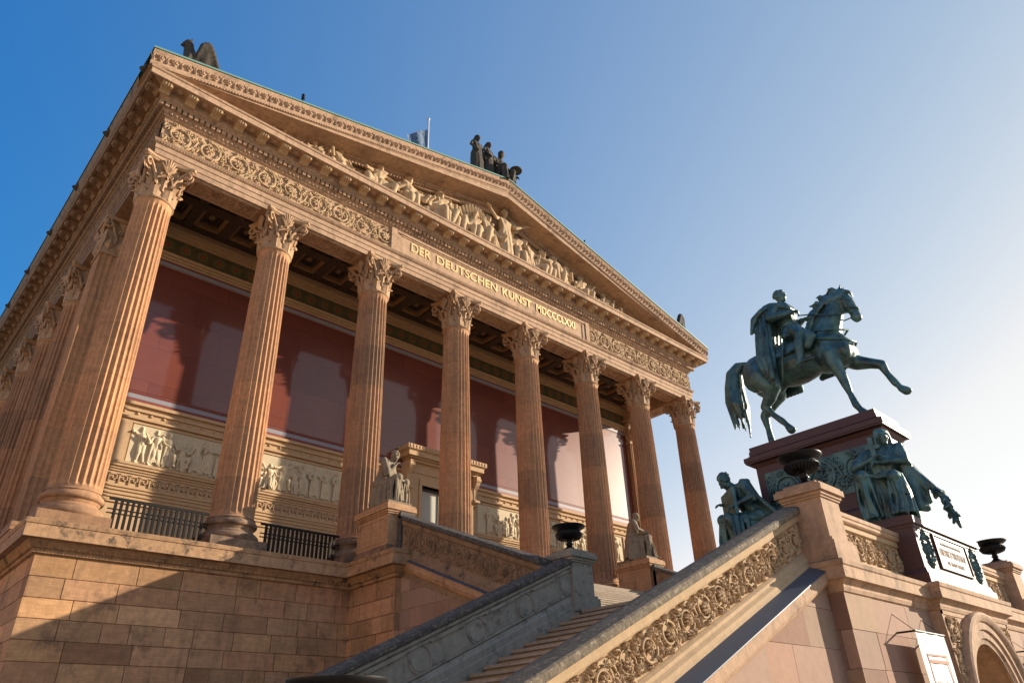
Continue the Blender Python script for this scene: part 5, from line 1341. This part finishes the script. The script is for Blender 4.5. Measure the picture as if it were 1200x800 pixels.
loop((0, -13.98, 4.02), .17, .17, (1, 0, 0), (0, .95, .3), .022); loop((0, -13.84, 4.36), .215, .24, (1, 0, 0), (0, .8, .6), .02)
for s in (-1, 1):
    hb.tube([Q(s * .16, -13.92, 4.4), Q(s * .17, -13.96, 4.2), Q(s * .14, -14.0, 3.95)], .02, 5)
    hb.tube([Q(s * .13, -14.02, 3.86), Q(s * .3, -13.5, 3.95), Q(s * .3, -13.0, 4.2), Q(s * .16, -12.66, 4.38)], .018, 5)
    hb.tube([Q(s * .46, -12.9, 3.45), Q(s * .5, -13.2, 3.3), Q(s * .36, -13.66, 3.15), Q(0, -13.84, 3.08)], .035, 6)
    hb.tube([Q(0, -13.74, 3.5), Q(s * .34, -13.45, 3.52), Q(s * .4, -13.05, 3.62)], .028, 6)
hb.build('bridle', M['bronze'], horse, smooth=True)
sc_ = MB()
for s in (-1, 1):
    rings = []
    for i in range(13):
        t = i / 12; y = -12.98 + 1.42 * t; r = []
        for j in range(9):
            q = j / 8; a = q * 1.5
            drop = 1.0 - (.18 * abs(t - .5) * 2 if t < .5 else .1 * (t - .5))
            r.append((s * (.62 * sin(a * drop) + .012 * sin(14 * t + 2)), y, 3.16 + .62 * cos(a * drop) - (.0 if j < 8 else .0)))
        rings.append(r)
    sc_.loft(rings, False); sc_.loft([[(p[0] * .95, p[1], p[2] - .03) for p in r] for r in rings], False)
    sc_.chain([Q(s * .5, -12.86, 3.62), Q(s * .58, -12.98, 3.42), Q(s * .6, -12.86, 3.2)], [.12, .15, .1], 8)
sc_.build('saddle_cloth', M['bronze'], horse, smooth=True)
# rider
r_ = MB()
pe, wa, ch = Q(0, -12.3, 4.02), Q(0, -12.26, 4.28), Q(0, -12.2, 4.58)
r_.ell(pe, (.32, .31, .25), None, 12, 8); r_.cap(pe, wa, .27, .24, 12); r_.cap(wa, ch, .24, .28, 12); r_.ell(ch + Q(0, -.07, .02), (.36, .25, .27), None, 12, 8)
shl, shr = Q(-.38, -12.12, 4.76), Q(.38, -12.14, 4.76)
r_.cap(shl, shr, .16, .16, 10); r_.cap(ch + Q(0, 0, .2), Q(0, -12.2, 5.0), .16, .095, 10); r_.cap(Q(0, -12.2, 4.98), Q(0, -12.22, 5.16), .095, .09, 10)
head(r_, (0, -12.24, 5.26), (-.42, -1, .02), (0, 0, 1), 1.72, 'short')
r_.chain([shl, Q(-.54, -12.04, 4.44), Q(-.32, -12.52, 4.48)], [.155, .13, .085], 10); hand(r_, Q(-.32, -12.52, 4.48), (.5, -1, .1), (0, 0, -1), 1.8, 1.1)
r_.chain([shr, Q(.54, -12.14, 4.44), Q(.14, -12.6, 4.36)], [.155, .13, .085], 10); hand(r_, Q(.14, -12.6, 4.36), (-.2, -1, .05), (0, 0, -1), 1.8, 1.1)
for s in (-1, 1):
    r_.chain([Q(s * .2, -12.32, 3.98), Q(s * .44, -12.58, 3.8), Q(s * .58, -12.74, 3.6)], [.24, .21, .155], 12)
    r_.chain([Q(s * .58, -12.74, 3.6), Q(s * .63, -12.66, 3.25), Q(s * .66, -12.6, 2.86)], [.15, .135, .08], 10)
    r_.cap(Q(s * .66, -12.56, 2.8), Q(s * .68, -12.94, 2.78), .085, .055, 10); r_.ell(Q(s * .66, -12.53, 2.79), .085)
    for k in range(9):                        # tunic skirt over the thigh
        t = k / 8; a = Q(s * (.1 + .2 * t), -12.52 + .2 * t, 4.14 - .04 * t); b = Q(s * (.3 + .28 * t), -12.66 + .34 * t, 3.86 - .14 * t)
        r_.chain([a, (a + b) / 2 + Q(s * .03, -.02, .05), b], [.07, .062, .05 if k % 2 else .07], 6)
for k in range(9):                            # pleats on the chest, belt
    t = -1 + 2 * k / 8; r_.chain([Q(t * .24, -12.34, 4.78), Q(t * .22, -12.45, 4.55), Q(t * .16, -12.46, 4.32)], [.04, .036, .03], 6)
r_.tube([Q(.25 * cos(a), -12.27 + .24 * sin(a), 4.25) for a in [2 * pi * i / 20 for i in range(21)]], .045, 6)
rider = link('rider', sculpt(r_, .016, 1, 'rider'), M['bronze'], eq)
ck = MB()                                     # cloak falling from both shoulders over the horse's back
nk_ = 7
for k in range(nk_):
    t = k / (nk_ - 1); rr_ = random.Random(k)
    top = Q(-.34 + .16 * t, -12.06 + .1 * t, 4.9); a1 = Q(-.5 + .1 * t, -11.93 + .36 * t, 4.5 - .02 * t); a2 = Q(-.6 + .14 * t * t, -11.92 + .42 * t, 4.0)
    a3 = Q(-.68 + .16 * t * t, -11.92 + .5 * t, 3.3); bot = Q(-.72 + .14 * t, -11.86 + .3 * t, 2.45 + .42 * t + (.1 if k % 2 else -.04))
    r0 = .078 if k % 2 else .06; o = Q(-.06 if k % 2 else .05, 0, 0)
    ck.chain([top, a1 + o, a2 + o, a3 + o * 1.3, a3.lerp(bot, .55) + o * 1.5 + Q(0, rr_.uniform(-.04, .04), 0), bot + o], [.1, r0 * .9, r0, r0, r0 * 1.05, r0 * 1.15], 7)
for k in range(9):                            # part spread over the croup behind the rider
    t = k / 8; ck.chain([Q(-.3 + .6 * t, -12.02, 4.86), Q(-.36 + .72 * t, -11.84, 4.45), Q(-.4 + .8 * t, -11.74, 3.95), Q(-.44 + .88 * t, -11.5, 3.8 - .3 * abs(t - .5))], [.1, .09 if k % 2 else .06, .09 if k % 2 else .06, .07], 7)
for k in range(5): ck.chain([Q(-.4, -12.1 - .03 * k, 4.9 - .02 * k), Q(-.22, -12.4 - .02 * k, 4.86 - .045 * k), Q(.12, -12.42 - .02 * k, 4.86 - .04 * k), Q(.4, -12.14, 4.88 - .03 * k)], [.07, .06, .06, .07], 6)
for k in range(7):                            # edge thrown back over the near arm, ending in a flying corner
    o = .05 * k; ck.chain([Q(-.42, -12.08 + o * .5, 4.88), Q(-.6, -11.86 + o * .9, 4.72 - o * .5), Q(-.64, -11.56 + o * .3, 4.5 - o * 1.1)], [.09, .085, .05], 6)
for k in range(6): ck.chain([Q(.38, -12.05, 4.88), Q(.54, -11.85 + .05 * k, 4.4), Q(.64, -11.85 + .07 * k, 3.6), Q(.7, -11.85 + .1 * k, 2.7)], [.1, .1 if k % 2 else .06, .1 if k % 2 else .06, .1], 7)
link('cloak', sculpt(ck, .018, 1, 'cloak'), M['bronze'], rider)
sw = MB().tube([Q(-.5, -12.35, 3.95), Q(-.66, -12.2, 3.3), Q(-.74, -12.05, 2.45)], [.03, .035, .02], 8)
sw.build('sword', M['bronze'], rider, smooth=True)

# ------------------------------------------------------------------ ground, sky, sun, camera
g = MB().quad((-600, -600, GZ), (600, -600, GZ), (600, 600, GZ), (-600, 600, GZ)).build('ground', M['ground']); structure(g)

# the long museum wing across the court, which throws warm light back on the shaded flank
nb = thing('neighbouring_building', 'long pale stucco museum wing across the court facing the temple flank', 'building', (-50, 10, GZ))
w = MB(); xf = -46.
rows = ((GZ + 1.6, GZ + 4.6), (GZ + 7.2, GZ + 11.2), (GZ + 13.4, GZ + 16.2)); bays = [(-46 + 5.2 * k, -44.2 + 5.2 * k) for k in range(21)]
zs = [GZ] + [z for r in rows for z in r] + [GZ + 18.5]; ys = [-48.5] + [y for b_ in bays for y in b_] + [64.]
for i in range(len(ys) - 1):
    for j in range(len(zs) - 1):
        if i % 2 and j % 2: continue
        w.quad((xf, ys[i], zs[j]), (xf, ys[i + 1], zs[j]), (xf, ys[i + 1], zs[j + 1]), (xf, ys[i], zs[j + 1]))
w.box(xf - 14, xf - .4, -48.5, 64, GZ, GZ + 18.5)
w.build('wall', M['stucco'], nb)
sweep([(xf, -48.5), (xf, 64)][::-1], [(0, GZ + 17.4), (-.3, GZ + 17.6), (-.5, GZ + 18.2), (-.8, GZ + 18.5), (.4, GZ + 18.6)]).build('cornice', M['stucco'], nb)
wf = None
for b_ in bays:
    for r in rows:
        if wf is None:
            wf = MB().box(xf - .34, xf - .26, b_[0], b_[0] + .12, r[0], r[1]).box(xf - .34, xf - .26, b_[1] - .12, b_[1], r[0], r[1]).box(xf - .34, xf - .26, b_[0], b_[1], r[1] - .12, r[1]).box(xf - .34, xf - .26, b_[0], b_[1], r[0], r[0] + .12).box(xf - .34, xf - .26, (b_[0] + b_[1]) / 2 - .06, (b_[0] + b_[1]) / 2 + .06, r[0], r[1]).build('window', M['frame'], nb); w0 = (b_[0], r[0])
        elif r is rows[0]:
            e = wf.copy(); COL.objects.link(e); e.location.y += b_[0] - w0[0]
MB().box(xf - 14.5, xf + .6, -49, 64.5, GZ + 18.62, GZ + 18.9).build('roof', M['zinc'], nb)

SUN_AZ, SUN_EL = 25.0, 17.0                   # azimuth from +x towards the street
sd = Vector((cos(radians(SUN_AZ)) * cos(radians(SUN_EL)), -sin(radians(SUN_AZ)) * cos(radians(SUN_EL)), sin(radians(SUN_EL))))
lt = bpy.data.lights.new('sun', 'SUN'); lt.energy = 4.6; lt.angle = radians(.53); lt.color = (1.0, .85, .66)
lo = bpy.data.objects.new('sun', lt); COL.objects.link(lo); lo.rotation_euler = sd.to_track_quat('Z', 'Y').to_euler(); lo.location = (30, -20, 30)
wd = bpy.data.worlds.new('World'); scene.world = wd; wd.use_nodes = True; nt = wd.node_tree
bg = nt.nodes['Background']; sk = nt.nodes.new('ShaderNodeTexSky'); sk.sky_type = 'NISHITA'; sk.sun_disc = False
sk.sun_elevation = radians(SUN_EL); sk.sun_rotation = radians(90 + SUN_AZ)
sk.air_density = 1.0; sk.dust_density = .3; sk.ozone_density = 3.0; sk.altitude = 0
EXPO = .95
sp_ = nt.nodes.new('ShaderNodeSeparateColor'); cb_ = nt.nodes.new('ShaderNodeCombineColor'); nt.links.new(sk.outputs[0], sp_.inputs[0])
tc_ = nt.nodes.new('ShaderNodeTexCoord'); dt_ = nt.nodes.new('ShaderNodeVectorMath'); dt_.operation = 'DOT_PRODUCT'
nt.links.new(tc_.outputs['Generated'], dt_.inputs[0]); dt_.inputs[1].default_value = sd
dd_ = math_(nt, 'MINIMUM', math_(nt, 'MAXIMUM', dt_.outputs['Value'], -.2), .9); d2_ = math_(nt, 'MULTIPLY', dd_, dd_)
for i, (a0, g0, c1, c2) in enumerate(((-2.136, 1.177, 3.212, -2.097), (-1.52, .835, .89, -.459), (-.948, .513, .104, -.127))):   # polarised clear-air grade of the sky
    pw = math_(nt, 'POWER', sp_.outputs[i], g0)
    ex = math_(nt, 'EXPONENT', math_(nt, 'ADD', math_(nt, 'ADD', math_(nt, 'MULTIPLY', dd_, c1), math_(nt, 'MULTIPLY', d2_, c2)), a0 + math.log(10 / 2 ** EXPO)))
    nt.links.new(math_(nt, 'MINIMUM', math_(nt, 'MULTIPLY', pw, ex), 3.0 * 10 / 2 ** EXPO), cb_.inputs[i])
bsk, gsk = cb_.inputs[2].links[0].from_socket, cb_.inputs[1].links[0].from_socket; gsk = math_(nt, 'MINIMUM', gsk, bsk); rsk = math_(nt, 'MINIMUM', cb_.inputs[0].links[0].from_socket, math_(nt, 'MULTIPLY', gsk, .985))
nt.links.new(gsk, cb_.inputs[1]); nt.links.new(rsk, cb_.inputs[0])
nt.links.new(cb_.outputs[0], bg.inputs[0]); bg.inputs[1].default_value = .1

cam = bpy.data.cameras.new('camera'); co_ = bpy.data.objects.new('camera', cam); COL.objects.link(co_)
cam.sensor_fit = 'HORIZONTAL'; cam.sensor_width = 36; cam.lens = 835.7407 / 1200 * 36; cam.clip_start = .1; cam.clip_end = 3000
yaw, pit, roll = 0.76641, 0.51741, -0.038
F_ = Vector((sin(yaw) * cos(pit), cos(yaw) * cos(pit), sin(pit))); Rt = Vector((cos(yaw), -sin(yaw), 0)); Up = Rt.cross(F_)
r1 = Rt * cos(roll) + Up * sin(roll); u1 = -Rt * sin(roll) + Up * cos(roll)
co_.matrix_world = Matrix.Translation((-17.41476, -19.2755, -5.61039)) @ Matrix((r1, u1, -F_)).transposed().to_4x4()
scene.camera = co_
vs = scene.view_settings; vs.view_transform = 'Standard'; vs.look = 'None'; vs.gamma = 1; vs.use_curve_mapping = False; vs.exposure = EXPO
